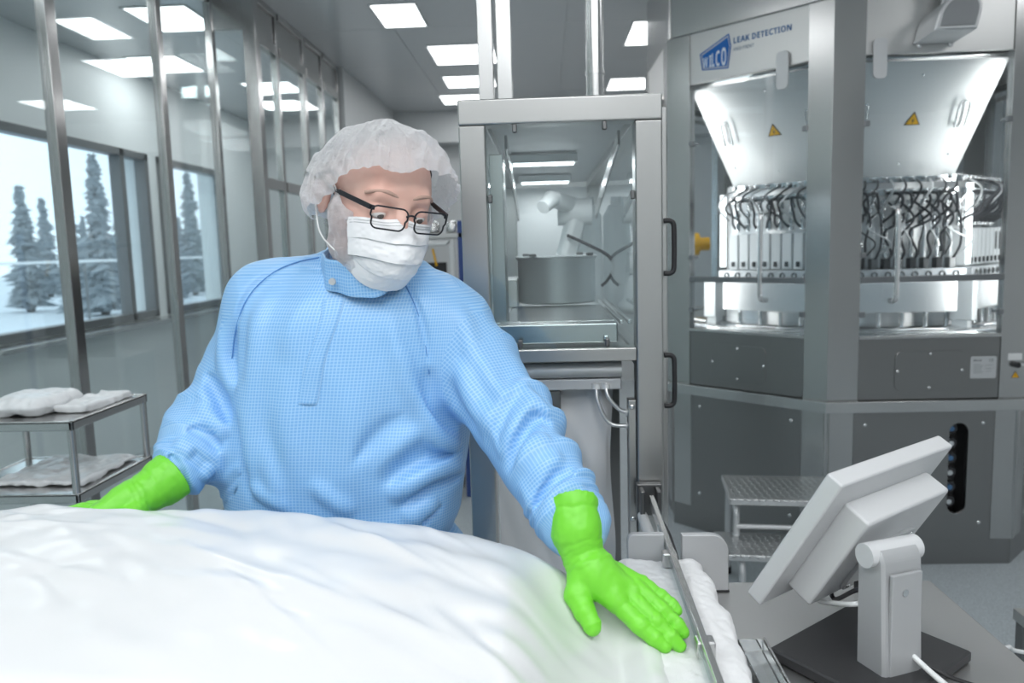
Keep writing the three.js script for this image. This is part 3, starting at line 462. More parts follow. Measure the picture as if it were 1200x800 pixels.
mesh('shoulder', [rod(V(-0.07, 0.17, 0.02), V(0.04, 0.17, 0.02), 0.042), new THREE.SphereGeometry(0.05, 20, 14).translate(0, 0.15, 0)], M.whitePlastic, rob);
mesh('lower_link', [bar(V(-0.045, 0.16, 0.03), V(0.005, 0.34, 0), 0.06, 0.065, 0.02)], M.whitePlastic, rob);
mesh('elbow', [rod(V(-0.06, 0.35, 0), V(0.055, 0.35, 0), 0.045)], M.whitePlastic, rob);
mesh('upper_link', [bar(V(0.0, 0.37, -0.02), V(-0.08, 0.39, 0.12), 0.055, 0.055, 0.02), rod(V(-0.08, 0.39, 0.12), V(-0.11, 0.36, 0.17), 0.028, 0.022)], M.whitePlastic, rob);
mesh('cable', tube([V(-0.03, 0.27, 0.06), V(0.03, 0.24, 0.1), V(0.1, 0.2, 0.12), V(0.118, 0.16, 0.1), V(0.1, 0.12, 0.09), V(0.08, 0.1, 0.08)], 0.0055, 60, 8), M.hose, rob);
const tank = thing('white_canister', 'tall white canister beside the robot arm', 'canister', [0.165, 1.262, -2.95]);
mesh('canister_body', lathe([[0, 0], [0.045, 0], [0.05, 0.01], [0.05, 0.34], [0.03, 0.38], [0, 0.385]], 28), M.whitePlastic, tank); mesh('canister_cap', rod(V(0, 0.38, 0), V(0, 0.41, 0), 0.022), M.alu, tank);

// ------------------------------------------------------------------ step stool
const stool = thing('step_stool', 'two step aluminium stool with chequer plate treads in front of the machine', 'step stool', [0.72, 0, -3.2]);
const tread = dataTex(128, 128, (x, y) => { const c = (x >> 6) + (y >> 6), u = ((x & 63) - 32) / 32, v = ((y & 63) - 32) / 32, a = c & 1 ? 0.75 : -0.75, p = u * Math.cos(a) + v * Math.sin(a), q = -u * Math.sin(a) + v * Math.cos(a); return 60 + 190 * clamp(1.3 - Math.hypot(p / 0.8, q / 0.28) * 1.3); }, false, [18, 18]);
M.tread = std({ color: lin(0.7, 0.7, 0.7), metalness: 1, roughness: 0.34, bumpMap: tread, bumpScale: 0.007 });
mesh('tread', slab(0.02, 0.46, 0.435, 0.46, -0.26, 0.08, 0.004).rotateY(-0.12), M.tread, stool); mesh('tread', slab(-0.04, 0.42, 0.275, 0.3, 0.02, 0.27, 0.004).rotateY(-0.12), M.tread, stool);
for (const x of [0.05, 0.4]) { mesh('side_tube', tube([V(x, 0.012, 0.26), V(x, 0.22, 0.25), V(x, 0.265, 0.21), V(x, 0.266, 0.1), V(x, 0.3, 0.05), V(x, 0.39, 0.05), V(x, 0.425, 0), V(x, 0.425, -0.2), V(x, 0.38, -0.24), V(x, 0.012, -0.27)], 0.014, 90, 10, false, 0.3).rotateY(-0.12), M.alu, stool); }
mesh('cross_tube', [rod(V(0.05, 0.34, 0.06), V(0.4, 0.34, 0.06), 0.01), rod(V(0.05, 0.1, -0.26), V(0.4, 0.1, -0.26), 0.01)].map((g) => g.rotateY(-0.12)), M.alu, stool);
for (const [x, z] of [[0.05, 0.26], [0.4, 0.26], [0.05, -0.27], [0.4, -0.27]]) mesh('rubber_foot', rod(V(x, 0, z), V(x, 0.03, z), 0.018).rotateY(-0.12), M.black, stool);

// ------------------------------------------------------------------ work tables
function table(name, label, x0, x1, z0, z1, h) {
  const o = thing(name, label, 'table', [(x0 + x1) / 2, 0, (z0 + z1) / 2]), w = (x1 - x0) / 2, d = Math.abs(z1 - z0) / 2;
  mesh('table_top', slab(-w, w, h - 0.03, h, -d, d, 0.004), M.tableTop ??= std({ color: lin(0.56, 0.555, 0.55), metalness: 1, roughness: 0.42, bumpMap: streakH, bumpScale: 0.00006 }), o);
  mesh('apron', [slab(-w + 0.03, w - 0.03, h - 0.09, h - 0.03, -d + 0.03, -d + 0.05), slab(-w + 0.03, w - 0.03, h - 0.09, h - 0.03, d - 0.05, d - 0.03), slab(-w + 0.03, -w + 0.05, h - 0.09, h - 0.03, -d + 0.05, d - 0.05), slab(w - 0.05, w - 0.03, h - 0.09, h - 0.03, -d + 0.05, d - 0.05)], M.steel, o);
  for (const sx of [-1, 1]) for (const sz of [-1, 1]) mesh('leg', slab(sx * (w - 0.05) - 0.02, sx * (w - 0.05) + 0.02, 0, h - 0.09, sz * (d - 0.05) - 0.02, sz * (d - 0.05) + 0.02), M.steelV, o);
  return o;
}
const TH = 0.88;
table('bag_table', 'stainless steel table under the big white sack', -1.4, -0.03, -1.17, -0.5, TH);
const inf = table('infeed_table', 'stainless steel table carrying the grey monitor', 0.0, 0.686, -1.39, -0.42, TH);
mesh('bolt', rod(V(0.31, TH, -0.46), V(0.31, TH + 0.003, -0.46), 0.007, 0.006, 6), M.chrome, inf);
// guide rail from the cabinet, clear side plate, rounded brackets
const gr = thing('guide_rail', 'steel guide rail with clear plate running from cabinet beside gloved hand', 'guide rail', [0, 0, 0]);
const ra = V(0.213, 0.966, -1.60), rb = V(0.193, 0.966, -0.62);
mesh('rail_bar', bar(ra, rb, 0.011, 0.022, 0.002), M.polished, gr);
mesh('clear_plate', bar(ra.clone().add(V(-0.009, -0.014, 0.15)), rb.clone().add(V(-0.009, -0.014, 0)), 0.003, 0.032, 0.0005), phy({ color: lin(0.85, 0.9, 0.9), roughness: 0.05, transmission: 1, thickness: 0, ior: 1.5 }), gr);
mesh('mount', [slab(0.186, 0.24, 0.92, 0.99, -1.635, -1.655, 0.003), slab(0.19, 0.2, 0.93, 0.985, -1.60, -1.635), slab(0.224, 0.234, 0.93, 0.985, -1.60, -1.635)], M.darkSteel, gr);
for (const y of [0.94, 0.975]) for (const x of [0.195, 0.229]) mesh('screw', screw(x, y, -1.634, 0.005), M.chrome, gr);
mesh('roller', rod(V(0.196, 0.925, -1.46), V(0.196, 0.925, -1.62), 0.011), M.whitePlastic, gr);
for (const z of [-1.3, -1.0]) mesh('clamp', slab(0.19, 0.215, 0.95, 0.975, z - 0.012, z + 0.012), M.polished, gr);
const brk = thing('guide_bracket', 'grey rounded upright bracket plates standing either side of the guide rail', 'bracket', [0.222, TH, -1.362]);
const bl = new THREE.Shape(); bl.moveTo(-0.084, 0); bl.lineTo(-0.022, 0); bl.lineTo(-0.022, 0.104); bl.lineTo(-0.074, 0.104); bl.absarc(-0.074, 0.094, 0.01, Math.PI / 2, Math.PI); bl.closePath();
const br = new THREE.Shape(); br.moveTo(0.012, 0); br.lineTo(0.091, 0); br.lineTo(0.091, 0.07); br.absarc(0.061, 0.072, 0.03, 0, Math.PI / 2); br.lineTo(0.012, 0.102); br.closePath();
M.bracket = std({ color: lin(0.5, 0.51, 0.52), roughness: 0.45, metalness: 0.25 });
mesh('bracket_plate', plate(bl, 0.012, 0.0015).translate(0, 0.0015, 0), M.bracket, brk); mesh('bracket_plate', plate(br, 0.012, 0.0015).translate(0, 0.0015, 0), M.bracket, brk); mesh('bracket_foot', slab(-0.08, 0.094, 0, 0.003, -0.012, 0.016, 0.001), M.black, brk);
tag(mesh('cable', tube([V(0.225, 0.93, -1.63), V(0.245, 0.9, -1.55), V(0.26, 0.8, -1.5), V(0.27, 0.5, -1.52), V(0.27, 0.012, -1.55)], 0.004, 50, 8), M.hose), 'thin black cable hanging from the guide rail mount', 'cable');
const ab = thing('acrylic_block', 'small clear acrylic stop with steel edge beside the white towel', 'acrylic stop', [0.288, TH, -0.985]);
mesh('clear_block', slab(-0.022, 0.014, 0.001, 0.05, -0.1, 0.09, 0.002), phy({ color: lin(0.92, 0.95, 0.96), roughness: 0.05, transmission: 1, thickness: 0.03, ior: 1.45 }), ab); mesh('steel_edge', slab(0.0145, 0.018, 0.001, 0.052, -0.1, 0.09, 0.001), M.polished, ab);

// ------------------------------------------------------------------ monitor on its stand, seen from behind
const mon = thing('monitor', 'light grey touch monitor seen from behind on a tilting stand with black base', 'monitor', [0.465, TH, -1.15]);
const inMon = (v) => v.clone().sub(mon.position);
const dT = 1.055, mTL = P(988, 570, dT), mTR = PY(1118, 522, mTL.y);
const mX = mTR.clone().sub(mTL).normalize(), mW = mTR.distanceTo(mTL);
// the lower left corner: on its pixel ray, at right angles to the top edge
const rB = ray(890, 710), tBL = (mX.dot(mTL) - mX.dot(camera.position)) / mX.dot(rB), mBL = camera.position.clone().add(rB.multiplyScalar(tBL));
const mY = mTL.clone().sub(mBL).normalize(), mH = mTL.distanceTo(mBL), mN = mX.clone().cross(mY);       // mN points out of the back, towards the camera
const monM = new THREE.Matrix4().makeBasis(mX, mY, mN).setPosition(inMon(mTL.clone().add(mX.clone().multiplyScalar(mW / 2)).sub(mY.clone().multiplyScalar(mH / 2))));
const mg = (g) => g.applyMatrix4(monM);
M.monGrey = std({ color: lin(0.60, 0.61, 0.62), roughness: 0.42 });
mesh('panel', mg(box(0, 0, -0.014, mW, mH, 0.028, 0.004)), M.monGrey, mon);
mesh('screen', mg(box(0, 0, -0.0288, mW - 0.04, mH - 0.04, 0.0012, 0)), std({ color: lin(0.02, 0.02, 0.025), roughness: 0.15 }), mon);
const hs = mesh('rear_housing', mg(box(0.006, -0.008, 0.021, mW * 0.74, mH * 0.7, 0.045, 0.005)), M.monGrey, mon);
mesh('mount_plate', mg(plate(roundRect(0.13, 0.1, 0.012), 0.004, 0.001).translate(0.02, -0.035, 0.044)), M.alu, hs);
for (const [a, b] of [[0.075, 0.005], [-0.035, 0.005], [0.075, -0.075], [-0.035, -0.075]]) mesh('screw', mg(screw(a, b, 0.049, 0.005)), M.chrome, hs);
// stand
const sb = PY(1046, 795, TH), sTop = P(1036, 640, -sb.z + 0.012), yawS = Math.atan2(mN.x, mN.z);
const stM = new THREE.Matrix4().makeRotationY(yawS * 0.55).setPosition(inMon(sb));
const sg = (g) => g.applyMatrix4(stM), SHt = sTop.y - TH;
M.standGrey = std({ color: lin(0.42, 0.43, 0.44), roughness: 0.4, metalness: 0.2 });
const st = mesh('stand', sg((() => { const s = new THREE.Shape(); s.moveTo(0.016, 0); s.lineTo(-0.03, 0); s.lineTo(-0.032, SHt - 0.02); s.absarc(-0.012, SHt - 0.016, 0.02, Math.PI, 0, true); s.lineTo(0.016, 0); return plate(s, 0.062, 0.004).translate(0, 0, -0.031).rotateY(-Math.PI / 2); })()), M.standGrey, mon);
mesh('stand_cover', sg(box(0, SHt * 0.46, 0.0178, 0.052, SHt * 0.8, 0.006, 0.0015)), M.standGrey, st);
mesh('key_hole', sg(rod(V(-0.004, SHt * 0.72, 0.0215), V(-0.004, SHt * 0.72, 0.0222), 0.005)), M.chrome, st);
const hin = sg(rod(V(-0.045, SHt - 0.006, -0.012), V(0.045, SHt - 0.006, -0.012), 0.017, 0.017, 24)); mesh('hinge', hin, M.monGrey, mon);
mesh('hinge_arm', [bar(V(0, SHt - 0.006, -0.012).applyMatrix4(stM), V(0.02, -0.045, 0.046).applyMatrix4(monM), 0.07, 0.012)], M.alu, mon);
// base plate, corners taken from the table plane
const b1 = inMon(PY(904, 772, TH)), b2 = inMon(PY(998, 719, TH)), b3 = inMon(PY(1134, 776, TH)), b4 = b1.clone().add(b3).sub(b2);
const bs = new THREE.Shape([b1, b2, b3, b4].map((v) => new THREE.Vector2(v.x, -v.z)));
mesh('base', plate(bs, 0.012, 0.003).rotateX(-Math.PI / 2).translate(0, 0.0035, 0), std({ color: lin(0.035, 0.035, 0.037), roughness: 0.42 }), mon);
mesh('cable', tube([V(-0.05, -0.085, 0.03).applyMatrix4(monM), V(-0.03, -0.115, 0.045).applyMatrix4(monM), V(-0.02, SHt * 0.6, -0.05).applyMatrix4(stM), V(-0.01, SHt * 0.62, -0.03).applyMatrix4(stM)], 0.0035, 40, 8), M.hose, mon);
mesh('cable', tube([V(-0.06, -0.085, 0.03).applyMatrix4(monM), V(-0.05, -0.125, 0.03).applyMatrix4(monM), V(-0.035, SHt * 0.5, -0.05).applyMatrix4(stM), V(-0.01, SHt * 0.55, -0.03).applyMatrix4(stM)], 0.004, 40, 8), M.whitePlastic, mon);
mesh('plug', [bar(V(-0.012, SHt * 0.61, -0.06).applyMatrix4(stM), V(-0.01, SHt * 0.62, -0.03).applyMatrix4(stM), 0.012, 0.014)], M.black, mon);
mesh('cable', tube([V(0.014, 0.045, 0.012).applyMatrix4(stM), V(0.018, 0.035, 0.03).applyMatrix4(stM), V(0.026, 0.02, 0.07).applyMatrix4(stM), V(0.03, 0.021, 0.12).applyMatrix4(stM)], 0.004, 30, 8), M.whitePlastic, mon);
mesh('cable', tube([V(0.016, 0.04, 0.01).applyMatrix4(stM), V(0.03, 0.03, 0.02).applyMatrix4(stM), V(0.045, 0.021, 0.05).applyMatrix4(stM), V(0.06, 0.02, 0.08).applyMatrix4(stM)], 0.003, 30, 8), M.black, mon);

// ------------------------------------------------------------------ side stand at the right edge
const ss = thing('side_stand', 'low dark steel stand beside the infeed table', 'stand', [1.32, 0, -1.75]);
const ssx = P(1187, 712, 2.0).x - 1.32, ssy = P(1187, 712, 2.0).y;
mesh('top_frame', [slab(ssx, ssx + 0.5, ssy - 0.03, ssy, -0.25, 0.02, 0.002)], M.steel, ss);
for (const [x, z] of [[ssx + 0.02, 0], [ssx + 0.02, -0.23], [ssx + 0.48, 0], [ssx + 0.48, -0.23]]) mesh('leg', slab(x - 0.015, x + 0.015, 0, ssy - 0.025, z - 0.015, z + 0.015), M.darkSteel, ss);
tag(mesh('white_cable', tube([V(ssx + 1.345, P(1206, 770, 1.75).y, -1.735), P(1194, 763, 1.72), P(1182, 758, 1.69), P(1166, 775, 1.66), P(1150, 860, 1.64), V(P(1150, 860, 1.64).x - 0.02, 0.3, -1.63), V(P(1150, 860, 1.64).x, 0.02, -1.62), V(P(1150, 860, 1.64).x + 0.08, 0.006, -1.6)], 0.005, 60, 8), M.whitePlastic), 'white cable hanging from the low steel stand to the floor', 'cable');

// ------------------------------------------------------------------ trolley by the glass partition
const TX1 = -1.33, TX0 = -1.76, TZ0 = -2.10, TZ1 = -2.52;
const tro = thing('trolley', 'stainless two shelf trolley in front of the glass partition', 'trolley', [(TX0 + TX1) / 2, 0, (TZ0 + TZ1) / 2]);
const tw = (TX1 - TX0) / 2, td = (TZ0 - TZ1) / 2;
for (const y of [1.05, 0.84]) mesh('shelf', [slab(-tw, tw, y - 0.006, y - 0.003, -td, td, 0), slab(-tw, tw, y - 0.028, y, td - 0.012, td), slab(-tw, tw, y - 0.028, y, -td, -td + 0.012), slab(-tw, -tw + 0.012, y - 0.028, y, -td, td), slab(tw - 0.012, tw, y - 0.028, y, -td, td)], M.polished, tro);
mesh('lower_rail', [slab(-tw, tw, 0.6, 0.62, -td, -td + 0.02), slab(tw - 0.02, tw, 0.6, 0.62, -td, td), slab(-tw, tw, 0.6, 0.62, td - 0.02, td)], M.polished, tro);
for (const sx of [-1, 1]) for (const sz of [-1, 1]) { mesh('leg', rod(V(sx * (tw - 0.011), 0.1, sz * (td - 0.011)), V(sx * (tw - 0.011), 1.045, sz * (td - 0.011)), 0.0105), M.polished, tro); mesh('castor', [new THREE.CylinderGeometry(0.045, 0.045, 0.025, 20).rotateZ(Math.PI / 2).translate(sx * (tw - 0.011), 0.045, sz * (td - 0.011)), rod(V(sx * (tw - 0.011), 0.06, sz * (td - 0.011)), V(sx * (tw - 0.011), 0.11, sz * (td - 0.011)), 0.014)], M.black, tro); }
M.film = phy({ color: lin(0.80, 0.81, 0.82), roughness: 0.38, clearcoat: 0.4, clearcoatRoughness: 0.25 });
function wrapped(name, label, cx, y, cz, w, h, d, r) {
  const o = mesh(name, sdfGeo((x, yy, z) => { const ax = Math.abs(x) - w / 2 + r, ay = Math.abs(yy - h / 2) - h / 2 + r, az = Math.abs(z) - d / 2 + r; return Math.hypot(Math.max(ax, 0), Math.max(ay, 0), Math.max(az, 0)) + Math.min(0, Math.max(ax, ay, az)) - r + 0.006 * noise(x * 22 + 3, yy * 30, z * 22) + 0.003 * noise(x * 60, yy * 50 + 4, z * 60); }, V(-w / 2 - 0.02, -0.01, -d / 2 - 0.02), V(w / 2 + 0.02, h + 0.02, d / 2 + 0.02), 0.006), M.film);
  o.position.set(cx, y, cz); tag(o, label, 'package'); return o;
}
wrapped('wrapped_bowl', 'round white bundle wrapped in clear film on the top shelf of the trolley', -1.545, 1.051, -2.27, 0.2, 0.05, 0.24, 0.04);
wrapped('folded_wrap', 'flat folded white wrap beside the round bundle on the trolley', -1.41, 1.049, -2.35, 0.1, 0.02, 0.26, 0.006);
wrapped('white_packet', 'flat white packet lying on the lower shelf of the trolley', -1.5, 0.84, -2.33, 0.28, 0.016, 0.3, 0.006);

// ------------------------------------------------------------------ equipment cart far behind the person
const ec = thing('equipment_cart', 'equipment cart with white tube frame and dark panel behind the person', 'cart', [-0.72, 0, -4.6]);
const ecx = P(505, 300, 4.6).x + 0.72;
mesh('tube_frame', tube([V(-0.32, 0.05, 0), V(-0.32, 1.5, 0), V(-0.3, 1.53, 0), V(ecx + 0.1, 1.53, 0), V(ecx + 0.125, 1.5, 0), V(ecx + 0.125, 0.05, 0)], 0.017, 80, 10, false, 0.2), M.whitePlastic, ec);
mesh('dark_panel', slab(-0.3, ecx + 0.085, 0.9, 1.42, -0.05, -0.03), M.black, ec); mesh('cart_body', slab(-0.34, ecx + 0.15, 0.12, 0.9, -0.4, -0.02, 0.01), M.alu, ec);
mesh('cart_shelf', slab(-0.34, ecx + 0.2, 1.56, 1.59, -0.4, 0), M.steel, ec); mesh('blue_post', slab(ecx + 0.16, ecx + 0.19, 0.0, 1.66, -0.03, 0), std({ color: lin(0.03, 0.07, 0.25), roughness: 0.4 }), ec);
mesh('strap', bar(V(ecx + 0.01, 1.5, -0.015), V(ecx + 0.03, 1.4, -0.015), 0.03, 0.01), M.yellow, ec);
for (const x of [-0.3, ecx + 0.1]) mesh('castor', rod(V(x, 0.06, -0.2), V(x + 0.03, 0.06, -0.2), 0.06), M.black, ec);
for (let i = 0; i < 5; i++) tag(mesh('steel_canister', lathe([[0, 0], [0.038, 0], [0.04, 0.01], [0.04, 0.055], [0.02, 0.07], [0, 0.07]], 16), M.polished), 'small round steel canister on top of the equipment cart', 'canister', 'canisters on the equipment cart').position.set(-0.72 - 0.28 + i * 0.115, 1.592, -4.7);

// ------------------------------------------------------------------ big white sack and the towel
const ridgeTab = [[-1.35, 1.085], [-1.1, 1.127], [-0.9, 1.138], [-0.757, 1.139], [-0.58, 1.137], [-0.4, 1.130], [-0.28, 1.119], [-0.165, 1.103], [-0.07, 1.08], [0.0, 1.05], [0.03, 1.027], [0.06, 1.002], [0.09, 0.978], [0.12, 0.958], [0.15, 0.945]];
const ridgeS = (x) => { let s = 0, w = 0; for (let i = -4; i <= 4; i++) { const q = 1 - Math.abs(i) / 5; s += q * interp(ridgeTab, x + i * 0.02); w += q; } return s / w; };
const segDist = (x, z, a, b) => { const bx = b[0] - a[0], bz = b[1] - a[1], t = clamp(((x - a[0]) * bx + (z - a[1]) * bz) / (bx * bx + bz * bz)); return [Math.hypot(x - a[0] - bx * t, z - a[1] - bz * t), t]; };
const wr = []; for (let i = 0; i < 70; i++) { const x = -1.05 + 1.15 * rnd(), z = -0.72 - 0.4 * rnd(), a = 0.25 + 0.9 * rnd() - (x < -0.6 ? 1.2 * rnd() : 0), L = 0.05 + 0.16 * rnd(); wr.push([[x - L * Math.cos(a), z - L * Math.sin(a) * 0.8], [x + L * Math.cos(a), z + L * Math.sin(a) * 0.8], (rnd() < 0.6 ? 1 : -1) * (0.0012 + 0.0026 * rnd()), 0.006 + 0.012 * rnd()]); }
wr.push([[-0.62, -1.0], [0.02, -0.76], 0.004, 0.012], [[-0.5, -1.04], [0.05, -0.9], -0.004, 0.02], [[-0.2, -0.74], [-0.5, -0.98], 0.003, 0.006], [[-0.35, -1.03], [0.0, -0.98], 0.004, 0.02]);
function bagTop(x, z) {
  let y = ridgeS(x) - 0.05 * Math.pow(Math.max(0, z + 1.04) / 0.33, 2) * smooth(0.15, -0.25, x);
  y -= 0.045 * smooth(-0.06, 0.04, x) * smooth(0.13, 0.08, x) * smooth(-1.12, -1.0, z);
  const far = Math.max(0, -1.07 - z); y -= 0.9 * far * far / 0.12;
  for (const [a, b, h, w] of wr) { const [d, t] = segDist(x, z, a, b); if (d < w * 3) y += h * Math.exp(-d * d / (w * w)) * Math.sin(Math.PI * clamp(0.04 + 0.92 * t)); }
  return y + 0.002 * noise(x * 9, z * 11, 2) + 0.002 * noise(x * 26, z * 30, 5);
}
const bag = mesh('white_sack', (() => {
  const nx = 260, nz = 130, X0 = -1.36, X1 = 0.165, Z0 = -0.655, Z1 = -1.2, pos = [], idx = [];
  for (let j = 0; j <= nz; j++) for (let i = 0; i <= nx; i++) {
    const x = X0 + (X1 - X0) * i / nx, z = Z0 + (Z1 - Z0) * j / nz, h = bagTop(x, z);
    const e = Math.min((x - X0) / 0.08, (X1 - x) / 0.03, (Z0 - z) / 0.07, (z - Z1) / 0.03, 1), f = Math.sqrt(clamp(1 - (1 - e) * (1 - e)));
    pos.push(x, TH + 0.002 + (h - TH - 0.002) * (0.02 + 0.98 * f), z);
  }
  const n = (nx + 1) * (nz + 1); for (let v = 0; v < n; v++) pos.push(pos[3 * v], TH + 0.001, pos[3 * v + 2]);
  const q = (a, b, c, d) => idx.push(a, b, c, a, c, d), at = (i, j) => j * (nx + 1) + i;
  for (let j = 0; j < nz; j++) for (let i = 0; i < nx; i++) { q(at(i, j), at(i + 1, j), at(i + 1, j + 1), at(i, j + 1)); q(n + at(i, j), n + at(i, j + 1), n + at(i + 1, j + 1), n + at(i + 1, j)); }
  for (let i = 0; i < nx; i++) { q(at(i + 1, 0), at(i, 0), n + at(i, 0), n + at(i + 1, 0)); q(at(i, nz), at(i + 1, nz), n + at(i + 1, nz), n + at(i, nz)); }
  for (let j = 0; j < nz; j++) { q(at(0, j), at(0, j + 1), n + at(0, j + 1), n + at(0, j)); q(at(nx, j + 1), at(nx, j), n + at(nx, j), n + at(nx, j + 1)); }
  const g = new THREE.BufferGeometry(); g.setAttribute('position', new THREE.Float32BufferAttribute(pos, 3)); g.setIndex(idx); g.computeVertexNormals(); return g;
})(), phy({ color: lin(0.73, 0.738, 0.745), roughness: 0.42, clearcoat: 0.5, clearcoatRoughness: 0.22 }));
tag(bag, 'big white plastic film sack lying on the table under the gloved hands', 'sack');
const terry = dataTex(256, 256, (x, y) => 90 + 165 * hash3(x >> 1, y >> 1, 9) * (0.5 + 0.5 * hash3(x, y, 2)), false, [14, 14]);
const towel = mesh('towel', sdfGeo((x, y, z) => {
  const r = 0.022, hx = 0.078, hy = 0.035, hz = 0.26, xx = x + 0.01 * noise(z * 14, 0, 3) + 0.004 * noise(z * 40, y * 20, 1), ax = Math.abs(xx) - hx + r, ay = Math.abs(y - hy) - hy + r, az = Math.abs(z) - hz + r;
  return Math.hypot(Math.max(ax, 0), Math.max(ay, 0), Math.max(az, 0)) + Math.min(0, Math.max(ax, ay, az)) - r + 0.004 * noise(x * 24, y * 30, z * 18) + 0.0016 * noise(x * 110, y * 90, z * 110) - 0.003 * Math.exp(-Math.pow((x - 0.045 - 0.01 * Math.sin(z * 20)) / 0.008, 2));
}, V(-0.11, -0.01, -0.29), V(0.11, 0.09, 0.29), 0.005), std({ color: lin(0.84, 0.845, 0.85), roughness: 0.95, bumpMap: terry, bumpScale: 0.0012 }));
towel.position.set(0.185, TH, -1.085); tag(towel, 'white terry towel lying on the table under the guide rail', 'towel');

// ------------------------------------------------------------------ the person
const person = thing('person', 'person in blue cleanroom gown, white cap, face mask and green gloves leaning over sack', 'person', [-0.34, 0, -1.4]);
const toP = (g) => g.translate(0.34, 0, 1.4);
const pm = (n, g, m, parent = person) => mesh(n, Array.isArray(g) ? g.map(toP) : toP(g), m, parent, !Array.isArray(g));
// --- head frame: x to the person's left, y up, z out of the face
const HQ = new THREE.Quaternion().setFromEuler(new THREE.Euler(20 * D2R, 33 * D2R, -7 * D2R, 'YXZ'));
const HO = P(480, 259, 1.19).sub(V(0, -0.005, 0.1235).applyQuaternion(HQ));
const HM = new THREE.Matrix4().compose(HO, HQ, V(1, 1, 1)), HI = HM.clone().invert();
const fromHead = (v) => v.applyMatrix4(HM);
// --- gown distance
const rows = [[318, 372, 482, 1.345, 0.062], [330, 345, 505, 1.355, 0.082], [345, 312, 535, 1.365, 0.108], [370, 290, 548, 1.375, 0.134], [420, 277, 553, 1.385, 0.152], [480, 270, 551, 1.39, 0.158], [540, 267, 548, 1.395, 0.162], [590, 274, 541, 1.4, 0.158], [622, 290, 524, 1.4, 0.142], [650, 292, 522, 1.4, 0.142], [690, 280, 536, 1.4, 0.15]]
  .map(([y, l, r, d, b]) => { const A = P(l, y, d), B = P(r, y, d); return { y: (A.y + B.y) / 2, cx: (A.x + B.x) / 2, a: (B.x - A.x) / 2, cz: -d, b }; }).reverse();
const rowTab = (k) => rows.map((r) => [r.y, r[k]]), tCx = rowTab('cx'), tA = rowTab('a'), tCz = rowTab('cz'), tB = rowTab('b');
const sm = (t, y) => (interp(t, y - 0.02) + 2 * interp(t, y) + interp(t, y + 0.02)) / 4;
const yTop = rows[rows.length - 1].y, yBot = rows[0].y;
function torso(x, y, z) {
  const yy = clamp(y, yBot, yTop), a = sm(tA, yy), b = sm(tB, yy), u = Math.abs(x - sm(tCx, yy)) / a, w = Math.abs(z - sm(tCz, yy)) / b;
  let d = (Math.pow(Math.pow(u, 2.3) + Math.pow(w, 2.3), 1 / 2.3) - 1) * Math.min(a, b);
  return Math.max(d, y - yTop - 0.005, yBot - y);
}
const chain = (l) => l.map(([px, py, d, r]) => ({ p: P(px, py, d), r: r / F * d }));
const armR = chain([[322, 362, 1.38, 54], [285, 425, 1.39, 43], [249, 485, 1.36, 40], [230, 522, 1.31, 39], [207, 553, 1.26, 31], [196, 563, 1.245, 20]]);
const armL = chain([[510, 380, 1.37, 56], [556, 430, 1.34, 51], [599, 490, 1.27, 49], [638, 553, 1.19, 46], [671, 606, 1.135, 41], [676, 622, 1.12, 30]]);
const armD = (x, y, z, c) => { let d = 1e9; for (let i = 0; i + 1 < c.length; i++) d = smin(d, cone3(x, y, z, c[i].p, c[i + 1].p, c[i].r, c[i + 1].r), 0.012); return d; };
const elbowL = chain([[628, 484, 1.255, 27], [640, 494, 1.245, 22]]), elbowR = chain([[222, 500, 1.34, 30], [214, 512, 1.325, 24]]);
const trapR = chain([[388, 320, 1.35, 27], [326, 360, 1.38, 56]]), trapL = chain([[482, 333, 1.345, 26], [512, 380, 1.37, 58]]);
const body0 = (x, y, z) => smin(smin(torso(x, y, z), armD(x, y, z, trapR), 0.03), armD(x, y, z, trapL), 0.03);
const gown0 = (x, y, z) => smin(smin(body0(x, y, z), smin(armD(x, y, z, armR), armD(x, y, z, elbowR), 0.02), 0.035), smin(armD(x, y, z, armL), armD(x, y, z, elbowL), 0.02), 0.035);
function march(px, py, f, t0 = 0.8) { const r = ray(px, py).normalize(); let t = t0; for (let i = 0; i < 120; i++) { const p = r.clone().multiplyScalar(t).add(camera.position), d = f(p.x, p.y, p.z); if (d < 0.0004) return p; t += Math.max(d * 0.75, 0.0005); if (t > 2.2) break; } return null; }
function markNormal(p, f, e = 0.002) { return V(f(p.x + e, p.y, p.z) - f(p.x - e, p.y, p.z), f(p.x, p.y + e, p.z) - f(p.x, p.y - e, p.z), f(p.x, p.y, p.z + e) - f(p.x, p.y, p.z - e)).normalize(); }
